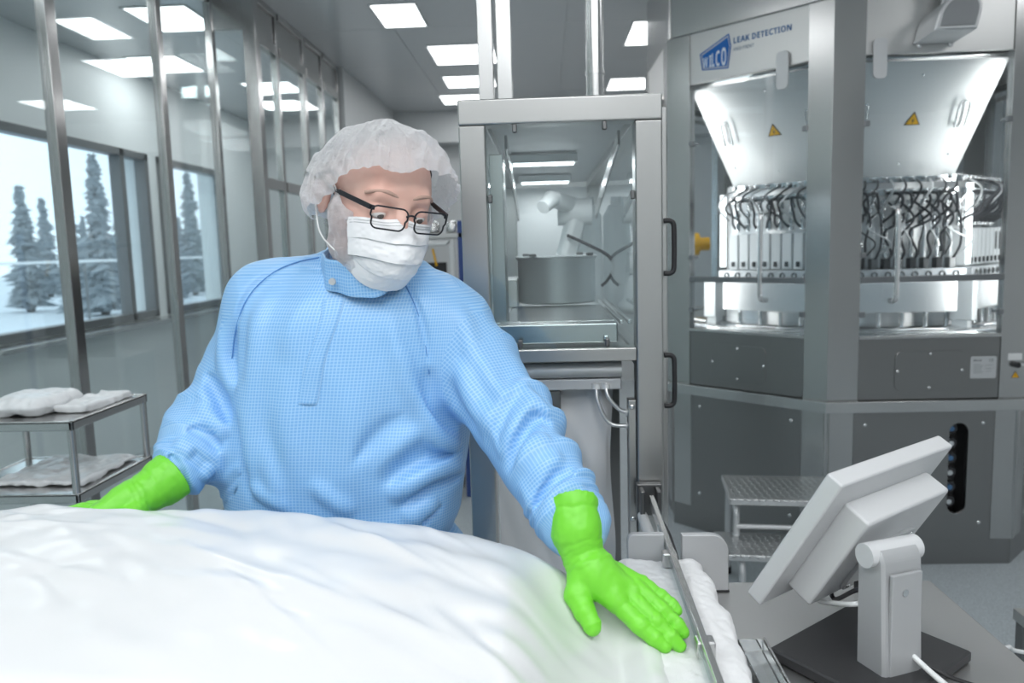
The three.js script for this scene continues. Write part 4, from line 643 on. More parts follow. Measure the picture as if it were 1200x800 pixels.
// folds: polylines in the picture, laid onto the cloth
const folds = [];
function fold(pts, h, w) {
  const raw = pts.map(([a, b]) => march(a, b, gown0)).filter(Boolean); if (raw.length < 2) return;
  const q = new THREE.CatmullRomCurve3(raw).getPoints(raw.length * 3), segs = []; let mid = V(0, 0, 0); q.forEach((v) => mid.add(v)); mid.multiplyScalar(1 / q.length);
  for (let i = 0; i + 1 < q.length; i++) segs.push({ a: q[i], b: q[i + 1], t0: i / (q.length - 1), t1: (i + 1) / (q.length - 1) });
  folds.push({ segs, h, w, mid, R: Math.max(...q.map((v) => v.distanceTo(mid))) + 3 * w });
}
for (const [pts, h, w] of [
  // left sleeve of the picture's right side
  [[[650, 500], [630, 490], [608, 520], [594, 558]], -0.016, 0.009], [[[644, 474], [622, 474], [600, 506], [586, 545]], 0.009, 0.013], [[[648, 515], [624, 522], [608, 556]], 0.008, 0.012],
  [[[680, 556], [656, 558], [632, 588], [626, 610]], -0.011, 0.007], [[[696, 578], [664, 572], [641, 600], [634, 622]], 0.009, 0.008], [[[662, 530], [640, 545], [620, 580]], 0.006, 0.010], [[[700, 596], [670, 588], [648, 612]], -0.008, 0.006], [[[686, 570], [650, 580]], 0.007, 0.007],
  [[[535, 415], [553, 470], [585, 512]], 0.006, 0.014], [[[556, 400], [580, 450], [600, 470]], 0.004, 0.013], [[[520, 440], [540, 482], [562, 512]], -0.007, 0.010], [[[575, 480], [590, 530]], -0.005, 0.01],
  // armpit and side of the body
  [[[500, 425], [510, 478], [540, 505]], -0.016, 0.009], [[[488, 455], [512, 512], [543, 524]], 0.012, 0.012], [[[545, 540], [500, 553], [450, 590]], 0.013, 0.014], [[[545, 527], [500, 538], [440, 572]], -0.010, 0.011], [[[545, 565], [515, 582], [470, 612]], 0.010, 0.012], [[[545, 553], [512, 566], [460, 600]], -0.007, 0.009],
  [[[520, 590], [500, 606], [492, 618]], -0.006, 0.006], [[[505, 500], [470, 520], [430, 560]], 0.005, 0.014],
  // front drape
  [[[283, 430], [292, 510], [305, 596]], 0.006, 0.014], [[[276, 470], [283, 540], [296, 596]], -0.006, 0.010], [[[300, 500], [318, 560], [330, 600]], 0.004, 0.014], [[[335, 420], [338, 500], [345, 590]], 0.003, 0.018], [[[420, 430], [412, 520], [405, 590]], 0.003, 0.02], [[[365, 335], [345, 380], [330, 430]], 0.003, 0.014], [[[330, 330], [305, 370], [300, 430]], 0.004, 0.012],
  [[[318, 345], [300, 400], [296, 470], [300, 540]], 0.004, 0.012], [[[470, 400], [478, 450], [500, 490]], 0.005, 0.012], [[[450, 340], [462, 400], [476, 440]], 0.003, 0.012], [[[360, 560], [390, 585], [420, 605]], 0.005, 0.012], [[[480, 480], [440, 510], [400, 560]], -0.004, 0.012], [[[290, 560], [310, 580], [345, 600]], 0.006, 0.010],
  [[[530, 350], [548, 390], [556, 440]], 0.004, 0.012], [[[600, 440], [625, 470], [650, 492]], 0.006, 0.010], [[[560, 470], [580, 500], [588, 540]], 0.006, 0.010], [[[610, 560], [625, 590], [640, 620]], 0.005, 0.008],
  // right sleeve, picture's left side
  [[[240, 432], [258, 468], [270, 500]], -0.012, 0.009], [[[226, 474], [248, 488], [268, 516]], 0.011, 0.010], [[[214, 503], [240, 508], [262, 535]], -0.010, 0.008], [[[204, 515], [228, 535], [243, 566]], 0.009, 0.009], [[[192, 526], [210, 548], [220, 575]], -0.007, 0.006], [[[262, 370], [262, 420], [274, 470]], 0.005, 0.010], [[[276, 365], [272, 420], [280, 460]], -0.006, 0.008], [[[230, 455], [255, 480]], 0.006, 0.007], [[[250, 540], [235, 565]], 0.006, 0.008],
  // raglan seams
  [[[470, 322], [488, 358], [499, 400], [503, 440]], -0.005, 0.0045], [[[372, 300], [330, 311], [292, 342], [277, 380], [271, 425]], -0.005, 0.0045],
]) fold(pts, h, w);
// gathers around both cuffs
function gather(c, n, h) { for (let i = 0; i < n; i++) { const a = c[c.length - 2], b = c[c.length - 3], t = 0.05 + 0.5 * i / n; folds.ring = folds.ring || []; folds.ring.push({ p: a.p.clone().lerp(b.p, t), n: b.p.clone().sub(a.p).normalize(), h: h * (i % 2 ? -1 : 1), w: 0.007 }); } }
gather(armL, 5, 0.004); gather(armR, 5, 0.0035);
function foldD(x, y, z) {
  let s = 0;
  for (const f of folds) {
    const dx = x - f.mid.x, dy = y - f.mid.y, dz = z - f.mid.z; if (dx * dx + dy * dy + dz * dz > f.R * f.R) continue;
    let best = 9 * f.w * f.w, k = 0;
    for (const g of f.segs) {
      const bx = g.b.x - g.a.x, by = g.b.y - g.a.y, bz = g.b.z - g.a.z, px = x - g.a.x, py = y - g.a.y, pz = z - g.a.z, t = clamp((px * bx + py * by + pz * bz) / (bx * bx + by * by + bz * bz));
      const ex = px - bx * t, ey = py - by * t, ez = pz - bz * t, d = ex * ex + ey * ey + ez * ez; if (d < best) { best = d; k = g.t0 + (g.t1 - g.t0) * t; }
    }
    s += 3.0 * f.h * (f.h > 0 ? Math.exp(-best / (1.5 * f.w * f.w)) : Math.exp(-Math.pow(best / (f.w * f.w), 0.75))) * smooth(0, 0.4, k) * smooth(1, 0.6, k);
  }
  for (const r of folds.ring) { const dx = x - r.p.x, dy = y - r.p.y, dz = z - r.p.z, q = dx * r.n.x + dy * r.n.y + dz * r.n.z, l = dx * dx + dy * dy + dz * dz; if (l > 0.01) continue; const qq = q + 0.008 * noise(x * 25, y * 25, z * 25); s += r.h * Math.exp(-qq * qq / (r.w * r.w)); }
  return s;
}
const axL = armL[4].p.clone().sub(armL[2].p).normalize().applyAxisAngle(V(0, 0, 1), 0.55), axR = armR[4].p.clone().sub(armR[1].p).normalize().applyAxisAngle(V(0, 0, 1), -0.5), perp = (a) => { const b = V(0, 0, 1).cross(a).normalize(); return [b, a.clone().cross(b)]; }, [bL, cL] = perp(axL), [bR, cR] = perp(axR), axT = V(0.5, -0.86, 0).normalize(), [bT, cT] = perp(axT);
const ridged = (x, y, z, a, b, c, f, g) => { const n = noise((x * a.x + y * a.y + z * a.z) * f, (x * b.x + y * b.y + z * b.z) * g, (x * c.x + y * c.y + z * c.z) * g + 3.7); return 1 - 2.4 * Math.abs(n); };
function crumple(x, y, z) {
  const dl = armD(x, y, z, armL), dr = armD(x, y, z, armR), dt = torso(x, y, z), wl = smooth(0.03, 0.0, dl) * smooth(-0.01, 0.02, dt), wr2 = smooth(0.03, 0.0, dr) * smooth(-0.01, 0.02, dt);
  let s = 0;
  if (wl > 0) s += wl * smooth(-0.16, -0.02, x) * 0.0075 * ridged(x, y, z, axL, bL, cL, 19, 7);
  if (wr2 > 0) s += wr2 * smooth(1.34, 1.22, y) * 0.0075 * ridged(x, y, z, axR, bR, cR, 21, 7);
  const wt = smooth(0.03, 0, dt) * smooth(-0.42, -0.22, x) * smooth(1.24, 1.12, y); if (wt > 0) s += wt * 0.007 * ridged(x, y, z, axT, bT, cT, 15, 5);
  return s;
}
const gown = (x, y, z) => { const d = gown0(x, y, z); if (d > 0.04 || d < -0.04) return d; return d - foldD(x, y, z) - crumple(x, y, z) - 0.0035 * noise(x * 11, y * 7, z * 9) - 0.0016 * noise(x * 30, y * 18, z * 26); };
const gg = sdfGeo(gown, V(-0.74, yBot - 0.01, -1.58), V(0.11, yTop + 0.07, -1.05), 0.005, 0.0012, 3);
// lay the fabric grid along torso and sleeves
const chainUV = (p, c) => {
  let best = 1e9, o = [0, 0], s = 0;
  for (let i = 0; i + 1 < c.length; i++) {
    const a = c[i].p, b = c[i + 1].p, ax = b.clone().sub(a), L = ax.length(), t0 = p.clone().sub(a).dot(ax) / (L * L), t = clamp(t0), q = p.clone().sub(a).addScaledVector(ax, -t), d = q.length() - (c[i].r + (c[i + 1].r - c[i].r) * t);
    if (d < best) { best = d; o = [s + t * L]; }
    s += L;
  }
  const A = c[0].p, B = c[c.length - 1].p, ax = B.clone().sub(A).normalize(), ref = V(0, 0, 1).addScaledVector(ax, -ax.z).normalize(), sd = ref.clone().cross(ax);
  const f = clamp(o[0] / s) * (c.length - 1), i = Math.min(c.length - 2, Math.floor(f)); let ctr = null, bd = 1e9;
  for (let j = 0; j + 1 < c.length; j++) { const a = c[j].p, e = c[j + 1].p.clone().sub(a), t = clamp(p.clone().sub(a).dot(e) / e.lengthSq()), m = a.clone().addScaledVector(e, t), d = m.distanceTo(p); if (d < bd) { bd = d; ctr = m; } }
  const q = p.clone().sub(ctr); return [Math.atan2(q.dot(sd), q.dot(ref)) * 0.062, o[0], best];
};
function fabricUV(g0) {
  const g = g0.toNonIndexed(), p = g.attributes.position, uv = new Float32Array(p.count * 2);
  for (let i = 0; i < p.count; i += 3) {
    const c = V((p.getX(i) + p.getX(i + 1) + p.getX(i + 2)) / 3, (p.getY(i) + p.getY(i + 1) + p.getY(i + 2)) / 3, (p.getZ(i) + p.getZ(i + 1) + p.getZ(i + 2)) / 3);
    const dt = body0(c.x, c.y, c.z) - 0.004, dr = armD(c.x, c.y, c.z, armR), dl = armD(c.x, c.y, c.z, armL), part0 = dt < dr && dt < dl ? null : dr < dl ? armR : armL;
    let first = 0;
    for (let k = 0; k < 3; k++) {
      const v = V(p.getX(i + k), p.getY(i + k), p.getZ(i + k)); let a, b;
      if (part0) { [a, b] = chainUV(v, part0); if (!k) first = a; else if (Math.abs(a - first) > 0.19) a += a < first ? 0.062 * 2 * Math.PI : -0.062 * 2 * Math.PI; }
      else { const A = sm(tA, clamp(v.y, yBot, yTop)), q = clamp((v.x - sm(tCx, clamp(v.y, yBot, yTop))) / (A * 1.08), -1, 1); a = Math.asin(q) * A * 0.93 ; b = v.y; }
      uv[2 * (i + k)] = a; uv[2 * (i + k) + 1] = b;
    }
  }
  g.setAttribute('uv', new THREE.BufferAttribute(uv, 2)); return g;
}
const weave = dataTex(256, 256, (x, y) => {
  const u = (x % 64) / 64, v = (y % 64) / 64, lu = Math.exp(-Math.pow((u - 0.5) / 0.17, 2)), lv = Math.exp(-Math.pow((v - 0.5) / 0.17, 2)), k = Math.min(1, lu + lv), n = 8 * (hash3(x >> 1, y >> 1, 4) - 0.5);
  return [124 + 40 * k + n, 181 + 25 * k + n, 234 + 11 * k + n];
}, true, [1 / 0.021, 1 / 0.021]);
M.gown = phy({ map: weave, roughness: 0.44 });
const gownMesh = pm('gown', fabricUV(gg), M.gown); gownMesh.userData.label = 'light blue grid weave cleanroom gown';
// stand collar
const CC = P(431, 309, 1.30), cX = V(1, 0.08, 0.12).normalize(), cF = V(0.05, -0.42, 0.9).normalize(), cU = V(-0.02, 0.93, 0.3).normalize();
pm('collar', (() => {
  const n = 96, m = 8, pos = [], uv = [], idx = [];
  for (let i = 0; i <= n; i++) { const a = i / n * 2 * Math.PI, ca = Math.cos(a), sa = Math.sin(a), R = 0.077 + 0.0025 * Math.sin(a * 5 + 1) + 0.0015 * Math.sin(a * 11);
    for (let j = 0; j <= m * 2 + 1; j++) { const out = j <= m, t = out ? j / m : 1 - (j - m - 1) / m, r = R * (1.07 - 0.10 * t) - (out ? 0 : 0.004) + 0.002 * noise(ca * 3 + 5, sa * 3, t * 3), h = -0.018 + 0.05 * t + 0.004 * Math.sin(a * 3 + 0.6);
      const p = CC.clone().addScaledVector(cX, r * ca).addScaledVector(cF, r * sa * 0.92).addScaledVector(cU, h); pos.push(p.x, p.y, p.z); uv.push(a * 0.08, h); } }
  const w = m * 2 + 2; for (let i = 0; i < n; i++) for (let j = 0; j < w - 1; j++) { const a = i * w + j, b = a + w; idx.push(a, a + 1, b, b, a + 1, b + 1); }
  const g = new THREE.BufferGeometry(); g.setAttribute('position', new THREE.Float32BufferAttribute(pos, 3)); g.setAttribute('uv', new THREE.Float32BufferAttribute(uv, 2)); g.setIndex(idx); g.computeVertexNormals(); return g;
})(), M.gown, gownMesh);
// front placket and its edge stitching, laid on the chest
function strip(name, L, Rr, n, m, lift, mat) {
  const pos = [], uv = [], idx = [];
  for (let j = 0; j <= n; j++) for (let i = 0; i <= m; i++) { const t = j / n, s = i / m, l = L(t), r = Rr(t), px = l[0] + (r[0] - l[0]) * s, py = l[1] + (r[1] - l[1]) * s, p = march(px, py, gown) || P(px, py, 1.25), N = markNormal(p, gown); const e = lift * Math.pow(Math.sin(Math.PI * clamp(s, 0.0, 1)), 0.25) * (t > 0.985 ? 0.3 : 1); p.addScaledVector(N, e); pos.push(p.x, p.y, p.z); uv.push(s * 0.03, t * 0.2); }
  for (let j = 0; j < n; j++) for (let i = 0; i < m; i++) { const a = j * (m + 1) + i; idx.push(a, a + m + 1, a + 1, a + 1, a + m + 1, a + m + 2); }
  const g = new THREE.BufferGeometry(); g.setAttribute('position', new THREE.Float32BufferAttribute(pos, 3)); g.setAttribute('uv', new THREE.Float32BufferAttribute(uv, 2)); g.setIndex(idx); g.computeVertexNormals(); return pm(name, g, mat, gownMesh);
}
strip('placket', (t) => [378 - 30 * t + 2 * Math.sin(t * 7), 352 + 122 * t], (t) => [403 - 34 * t + 2 * Math.sin(t * 7 + 1), 350 + 125 * t], 60, 10, 0.0035, M.gown);
// raglan seams, laid on the cloth
for (const pts of [[[471, 326], [481, 346], [489, 366], [496, 390], [500, 415], [503, 438]], [[374, 302], [350, 307], [325, 317], [302, 335], [287, 356], [277, 385], [272, 420]]]) {
  const q = pts.map(([a, b]) => march(a, b, gown)).filter(Boolean); if (q.length > 2) { const mt = pm('seam', toCreasedNormals(tube(q.map((v) => v.addScaledVector(markNormal(v, gown), 0.0007)), 0.0013, 80, 6), 1), M.seam ??= std({ color: lin(0.1, 0.27, 0.6), roughness: 0.7 }), gownMesh); mt.castShadow = true; }
}
// snap on the collar
const snapP = CC.clone().addScaledVector(cX, -0.05).addScaledVector(cF, 0.061).addScaledVector(cU, 0.004);
pm('snap', [new THREE.CylinderGeometry(0.0055, 0.006, 0.004, 16).rotateX(Math.PI / 2).translate(snapP.x, snapP.y, snapP.z + 0.004)], M.alu, gownMesh);
// trousers and overshoes
const tr = (x, y, z) => { let d = smin(cone3(x, y, z, V(-0.44, 0.86, -1.41), V(-0.45, 0.12, -1.40), 0.11, 0.07), cone3(x, y, z, V(-0.25, 0.86, -1.41), V(-0.22, 0.12, -1.43), 0.11, 0.07), 0.05); d = smin(d, ell(x, y, z, -0.345, 0.9, -1.41, 0.185, 0.16, 0.135), 0.06); return Math.max(d, 0.08 - y, y - 1.02) + 0.005 * noise(x * 14, y * 7, z * 14); };
pm('trousers', fabricUV(sdfGeo(tr, V(-0.62, 0.05, -1.62), V(-0.05, 1.05, -1.2), 0.014, 0.003, 2)), M.gown);
for (const [x, z] of [[-0.45, -1.40], [-0.22, -1.43]]) pm('overshoe', metreUV(sdfGeo((a, b, c) => Math.max(smin(ell(a, b, c, x, 0.03, z + 0.07, 0.05, 0.055, 0.13), cone3(a, b, c, V(x, 0.05, z), V(x, 0.17, z), 0.055, 0.06), 0.04), 0.002 - b) + 0.002 * noise(a * 40, b * 40, c * 40), V(x - 0.09, -0.01, z - 0.12), V(x + 0.09, 0.24, z + 0.24), 0.01, 0.002, 2)), M.whitePlastic);

// --- skin: head, neck and the body under the gown
function headD(x, y, z) {
  let d = ell(x, y, z, 0, 0.022, -0.01, 0.077, 0.08, 0.097);
  d = smin(d, ell(x, y, z, 0, -0.03, 0.034, 0.064, 0.082, 0.06), 0.03);
  d = smin(d, ell(x, y, z, 0, -0.085, 0.03, 0.048, 0.036, 0.052), 0.025);
  d = smin(d, cone3(x, y, z, V(-0.034, 0.02, 0.078), V(0.034, 0.02, 0.078), 0.013, 0.013), 0.016);
  for (const s of [-1, 1]) { const q = ell(x, y, z, s * 0.033, -0.004, 0.097, 0.021, 0.013, 0.014); d = -smin(-d, q, 0.012); d = smin(d, cone3(x, y, z, V(s * 0.046, -0.035, 0.06), V(s * 0.03, -0.04, 0.074), 0.013, 0.013), 0.02); d = smin(d, ell(x, y, z, s * 0.033, -0.004, 0.0775, 0.0165, 0.0125, 0.0125), 0.004); }
  d = smin(d, cone3(x, y, z, V(0, 0.006, 0.088), V(0, -0.04, 0.112), 0.008, 0.0135), 0.012);
  for (const s of [-1, 1]) { let e = ell(x, y, z, s * 0.081 + s * 0.006, -0.012, -0.018, 0.009, 0.034, 0.021); e = -smin(-e, ell(x, y, z, s * 0.1, -0.012, -0.012, 0.014, 0.02, 0.011), 0.006); d = smin(d, e, 0.006); }
  return d - 0.0006 * noise(x * 90, y * 130, z * 90);
}
const neckA = fromHead(V(0, -0.06, -0.035)), neckB = CC.clone().add(V(0, -0.03, -0.02));
const iv = V(0, 0, 0);
const headG = sdfGeo(headD, V(-0.11, -0.14, -0.125), V(0.11, 0.125, 0.14), 0.0035, 0.001, 3).applyMatrix4(HM);
const coreArm = (c, x, y, z) => { let d = 1e9; for (let i = 0; i + 2 < c.length; i++) d = Math.min(d, cone3(x, y, z, c[i].p, c[i + 1].p, c[i].r * 0.6, c[i + 1].r * 0.6)); return d; };
const core = (x, y, z) => { let d = cone3(x, y, z, neckA, neckB, 0.055, 0.062); d = smin(d, torso(x, y, z) + 0.04, 0.03); return smin(smin(d, coreArm(armL, x, y, z), 0.02), coreArm(armR, x, y, z), 0.02); };
const coreG = sdfGeo(core, V(-0.72, yBot - 0.01, -1.58), V(0.1, 1.55, -1.05), 0.012, 0.002, 2);
M.skin = phy({ vertexColors: true, roughness: 0.48, sheen: 0.2, sheenColor: lin(1, 0.7, 0.6), sheenRoughness: 0.5 });
pm('body', (() => {
  const a = headG.toNonIndexed(), b = coreG.toNonIndexed(), g = mergeGeometries([a, b]), p = g.attributes.position, col = new Float32Array(p.count * 3);
  for (let i = 0; i < p.count; i++) { iv.set(p.getX(i), p.getY(i), p.getZ(i)).applyMatrix4(HI); const r = 0.5 + 0.5 * noise(iv.x * 28, iv.y * 28, iv.z * 28), f = 0.5 + 0.5 * noise(iv.x * 140, iv.y * 140, iv.z * 140), red = 0.12 * r + 0.05 * f; col[3 * i] = 0.76 - 0.02 * r; col[3 * i + 1] = 0.51 - 0.6 * red; col[3 * i + 2] = 0.43 - 0.6 * red; }
  g.setAttribute('color', new THREE.BufferAttribute(col, 3)); g.setAttribute('uv', new THREE.BufferAttribute(new Float32Array(p.count * 2), 2)); return g;
})(), M.skin);
const hp = (n, geo, m, parent = person) => { const l = Array.isArray(geo) ? geo : [geo]; return pm(n, l.map((g) => g.applyMatrix4(HM)), m, parent); };
// eyes look down: lids cover most of the ball
const eyeW = std({ color: lin(0.72, 0.68, 0.66), roughness: 0.15 }), iris = std({ color: lin(0.06, 0.05, 0.045), roughness: 0.15 });
for (const s of [-1, 1]) { const e = hp('eye', new THREE.SphereGeometry(0.0118, 24, 16).scale(1.12, 0.9, 1).translate(s * 0.033, -0.0088, 0.0785), eyeW); hp('iris', new THREE.SphereGeometry(0.0055, 16, 10).scale(1, 0.9, 0.4).translate(s * 0.033 + 0.001, -0.0118, 0.0885), iris, e); }
M.hairGrey = std({ color: lin(0.10, 0.095, 0.095), roughness: 0.8 });
for (const s of [-1, 1]) hp('eyebrow', tube([V(s * 0.012, 0.021, 0.0925), V(s * 0.03, 0.027, 0.0915), V(s * 0.046, 0.024, 0.082), V(s * 0.056, 0.017, 0.07)], 0.0032, 20, 6).scale(1, 1, 1), std({ color: lin(0.5, 0.33, 0.27), roughness: 0.9 }));
function cutGeo(g, f) {                                       // keeps f < 0, clipping triangles along f = 0
  const q = g.toNonIndexed(), p = q.attributes.position, n = q.attributes.normal, P2 = [], N2 = [];
  for (let i = 0; i < p.count; i += 3) {
    const v = [0, 1, 2].map((k) => { const a = V(p.getX(i + k), p.getY(i + k), p.getZ(i + k)); return { a, n: V(n.getX(i + k), n.getY(i + k), n.getZ(i + k)), s: f(a.x, a.y, a.z) }; }), o = [];
    for (let k = 0; k < 3; k++) { const A = v[k], B = v[(k + 1) % 3]; if (A.s < 0) o.push(A); if ((A.s < 0) !== (B.s < 0)) { const t = A.s / (A.s - B.s); o.push({ a: A.a.clone().lerp(B.a, t), n: A.n.clone().lerp(B.n, t) }); } }
    for (let k = 1; k + 1 < o.length; k++) for (const w of [o[0], o[k], o[k + 1]]) { P2.push(w.a.x, w.a.y, w.a.z); N2.push(w.n.x, w.n.y, w.n.z); }
  }
  const o = new THREE.BufferGeometry(); o.setAttribute('position', new THREE.Float32BufferAttribute(P2, 3)); o.setAttribute('normal', new THREE.Float32BufferAttribute(N2, 3)); return o;
}
hp('hair', cutGeo(sdfGeo((x, y, z) => ell(x, y, z, 0, 0.024, -0.012, 0.08, 0.081, 0.099) - 0.0012 * noise(x * 200, y * 60, z * 100), V(-0.1, -0.09, -0.13), V(0.1, 0.125, 0.11), 0.0045), (x, y, z) => z - y * 0.75 + 0.014), M.hairGrey);
hp('beard', cutGeo(sdfGeo((x, y, z) => ell(x, y, z, 0, -0.088, 0.026, 0.052, 0.038, 0.054) - 0.0015 * noise(x * 160, y * 160, z * 160), V(-0.07, -0.14, -0.04), V(0.07, -0.03, 0.09), 0.004), (x, y, z) => y + 0.085), M.hairGrey);
// bouffant cap
const nonwoven = dataTex(256, 256, (x, y) => 100 + 60 * noise(x / 9, y / 30, 1) + 60 * (hash3(x, y >> 2, 6) - 0.5) + 50 * noise(x / 30 + 9, y / 8, 3), false, [9, 9]);
M.cap = phy({ color: lin(0.90, 0.905, 0.92), roughness: 0.95, transmission: 0.68, thickness: 0, side: THREE.DoubleSide, bumpMap: nonwoven, bumpScale: 0.0025 });
const cN = V(0, -0.66, 0.75).normalize();
const rimQ = (x, y, z) => x * cN.x + y * cN.y + z * cN.z - 0.0295 + 0.010 * smooth(0.03, 0.085, Math.abs(x)) - 0.012 * Math.exp(-Math.pow((x + 0.02) / 0.022, 2));
const capD = (x, y, z) => {
  let d = ell(x, y, z, 0.007, 0.030, 0.002, 0.106, 0.080, 0.122);
  d = smin(d, ell(x, y, z, -0.078, -0.014, -0.03, 0.034, 0.048, 0.05), 0.03); d = smin(d, ell(x, y, z, 0.086, -0.008, 0.012, 0.032, 0.05, 0.048), 0.03);
  const q = rimQ(x, y, z), e = smooth(-0.05, -0.004, q), an = Math.atan2(x, y + 0.4 * z);
  d += e * (0.003 - 0.0025 * Math.sin(an * 26 + 3 * noise(x * 20, y * 20, z * 20)));
  const w1 = noise(x * 16 + 3, y * 16, z * 13), w2 = noise(x * 42, y * 30 + 6, z * 26), w3 = 1 - Math.abs(noise(x * 30 + z * 26, y * 14 + x * 9, z * 9 + 2)) * 2, w4 = 1 - Math.abs(noise(x * 55 - y * 30, y * 22, z * 18 + 8)) * 2;
  return d - 0.003 * w1 - 0.0025 * w2 - 0.0048 * Math.max(0, w3) - 0.0035 * Math.max(0, w4) - 0.0016 * (1 - Math.abs(noise(Math.atan2(x, z + 0.06) * 14 + 20, y * 16, 5)) * 2);
};
hp('cap', cutGeo(sdfGeo(capD, V(-0.15, -0.1, -0.18), V(0.15, 0.15, 0.14), 0.004, 0.001, 3), (x, y, z) => Math.max(rimQ(x, y, z) + 0.003 * noise(x * 60, y * 60, z * 60), -0.062 - y)), M.cap).userData.label = 'white bouffant cap';
// beard cover
const bN = V(0, 0.75, 0.5).normalize();
const beardQ = (x, y, z) => y * 0.86 + z * 0.42 + 0.018 - 0.03 * smooth(0.03, 0.07, Math.abs(x));
hp('beard_cover', cutGeo(sdfGeo((x, y, z) => { let d = ell(x, y, z, 0, -0.08, 0.022, 0.079, 0.062, 0.074); d = smin(d, ell(x, y, z, -0.062, -0.03, 0.02, 0.026, 0.045, 0.04), 0.025); d = smin(d, ell(x, y, z, 0.062, -0.03, 0.02, 0.022, 0.045, 0.04), 0.025); return d - 0.006 * noise(x * 30, y * 30 + 4, z * 30) - 0.003 * noise(x * 80, y * 70, z * 80); }, V(-0.12, -0.16, -0.09), V(0.12, 0.04, 0.12), 0.004, 0.001, 3), (x, y, z) => Math.max(-0.05 - z, beardQ(x, y, z) + 0.004 * noise(x * 70, y * 70, z * 70))), phy({ color: lin(0.86, 0.86, 0.88), roughness: 0.95, transmission: 0.72, thickness: 0, side: THREE.DoubleSide, bumpMap: nonwoven, bumpScale: 0.002 })).userData.label = 'thin white beard cover';
// pleated mask
const maskPt = (u, v) => {                                   // u -1..1 across, v 0 top .. 1 bottom
  const th = u * 1.22, edge = Math.pow(Math.abs(u), 3), Rx = 0.0765 - 0.006 * v, nose = Math.exp(-Math.pow(th / 0.42, 2)) * (1 - v * 0.55), side = 1 - 0.18 * v;
  let y = -0.012 - 0.114 * v + 0.012 * edge * (v < 0.5 ? -1.3 : 1.6) - 0.004 * Math.cos(th) + 0.018 * Math.exp(-Math.pow(th / 0.3, 2)) * (1 - v) * 0.4;
  const puff = 0.062 + 0.036 * Math.sin(Math.PI * clamp(v * 0.92 + 0.04)) - 0.004 * v; let z = 0.032 + puff * Math.cos(th) + 0.015 * nose * Math.sin(Math.PI * clamp(v * 1.0 + 0.1)) , x = Rx * Math.sin(th) * side;
  const pl = (v * 4) % 1, inner = smooth(0.04, 0.14, v) * smooth(0.97, 0.86, v); z += 0.0042 * (pl - 0.4) * inner * (1 - edge); y -= 0.001 * pl * inner; z += 0.0018 * noise(u * 6, v * 12, 3) + 0.001 * noise(u * 16, v * 26, 6);
  return V(x, y, z);
};
const mk = hp('face_mask', (() => { const nu = 70, nv = 90, pos = [], idx = []; for (let j = 0; j <= nv; j++) for (let i = 0; i <= nu; i++) { const p = maskPt(i / nu * 2 - 1, j / nv); pos.push(p.x, p.y, p.z); } for (let j = 0; j < nv; j++) for (let i = 0; i < nu; i++) { const a = j * (nu + 1) + i; idx.push(a, a + nu + 1, a + 1, a + 1, a + nu + 1, a + nu + 2); } const g = new THREE.BufferGeometry(); g.setAttribute('position', new THREE.Float32BufferAttribute(pos, 3)); g.setIndex(idx); g.computeVertexNormals(); return g; })(), phy({ color: lin(0.87, 0.875, 0.89), roughness: 0.8, side: THREE.DoubleSide }));
mk.userData.label = 'white pleated face mask';
for (const v of [0.03, 0.06]) hp('top_seam', tube(Array.from({ length: 15 }, (_, i) => maskPt(-0.95 + 1.9 * i / 14, v).add(V(0, 0, 0.0006))), 0.0006, 60, 5), M.alu, mk);
for (const s of [-1, 1]) { const ear = V(s * 0.09, -0.004, -0.03); hp('ear_loop', tube([maskPt(s, 0.03), V(s * 0.083, 0.006, 0.015), V(s * 0.092, 0.018, -0.02), ear.clone().add(V(0, 0, -0.012))], 0.0015, 30, 6), M.whitePlastic, mk); hp('ear_loop', tube([maskPt(s, 0.94), V(s * 0.09, -0.075, 0.016), V(s * 0.096, -0.045, -0.012), ear.clone().add(V(0, -0.02, -0.012))], 0.0015, 30, 6), M.whitePlastic, mk); }
// glasses
const glasses = new THREE.Group(); glasses.name = 'glasses'; person.add(glasses); glasses.userData.label = 'dark rimmed rectangular glasses';
M.rim = std({ color: lin(0.018, 0.02, 0.026), roughness: 0.35, metalness: 0.4 });
for (const s of [-1, 1]) {
  const lm = new THREE.Matrix4().makeRotationY(s * 0.12).setPosition(s * 0.034, -0.005, 0.1235), pts = roundRect(0.054, 0.034, 0.010).getSpacedPoints(44).map((p) => V(p.x * (1 + 0.06 * (p.y > 0 ? 1 : -0.6)), p.y, 0)); pts.pop();
  hp('rim', tube(pts, 0.0014, 90, 6, true).applyMatrix4(lm), M.rim, glasses);
  hp('lens', new THREE.ShapeGeometry(roundRect(0.053, 0.033, 0.010)).applyMatrix4(lm), phy({ color: 0xffffff, roughness: 0, transmission: 1, thickness: 0, ior: 1.5 }), glasses);
  const hx = V(s * 0.064, 0.008, 0.118);
  hp('temple', [bar(hx, V(s * 0.081, 0.003, 0.03), 0.0022, 0.008, 0.0008), bar(V(s * 0.081, 0.003, 0.03), V(s * 0.084, -0.002, -0.03), 0.0022, 0.006, 0.0008), bar(V(s * 0.058, 0.008, 0.121), hx.clone().add(V(0, 0, -0.002)), 0.003, 0.007, 0.0008)], M.rim, glasses);
}
hp('bridge', tube([V(-0.008, 0.001, 0.126), V(-0.003, 0.004, 0.128), V(0.003, 0.004, 0.128), V(0.008, 0.001, 0.126)], 0.0016, 16, 8), M.rim, glasses);
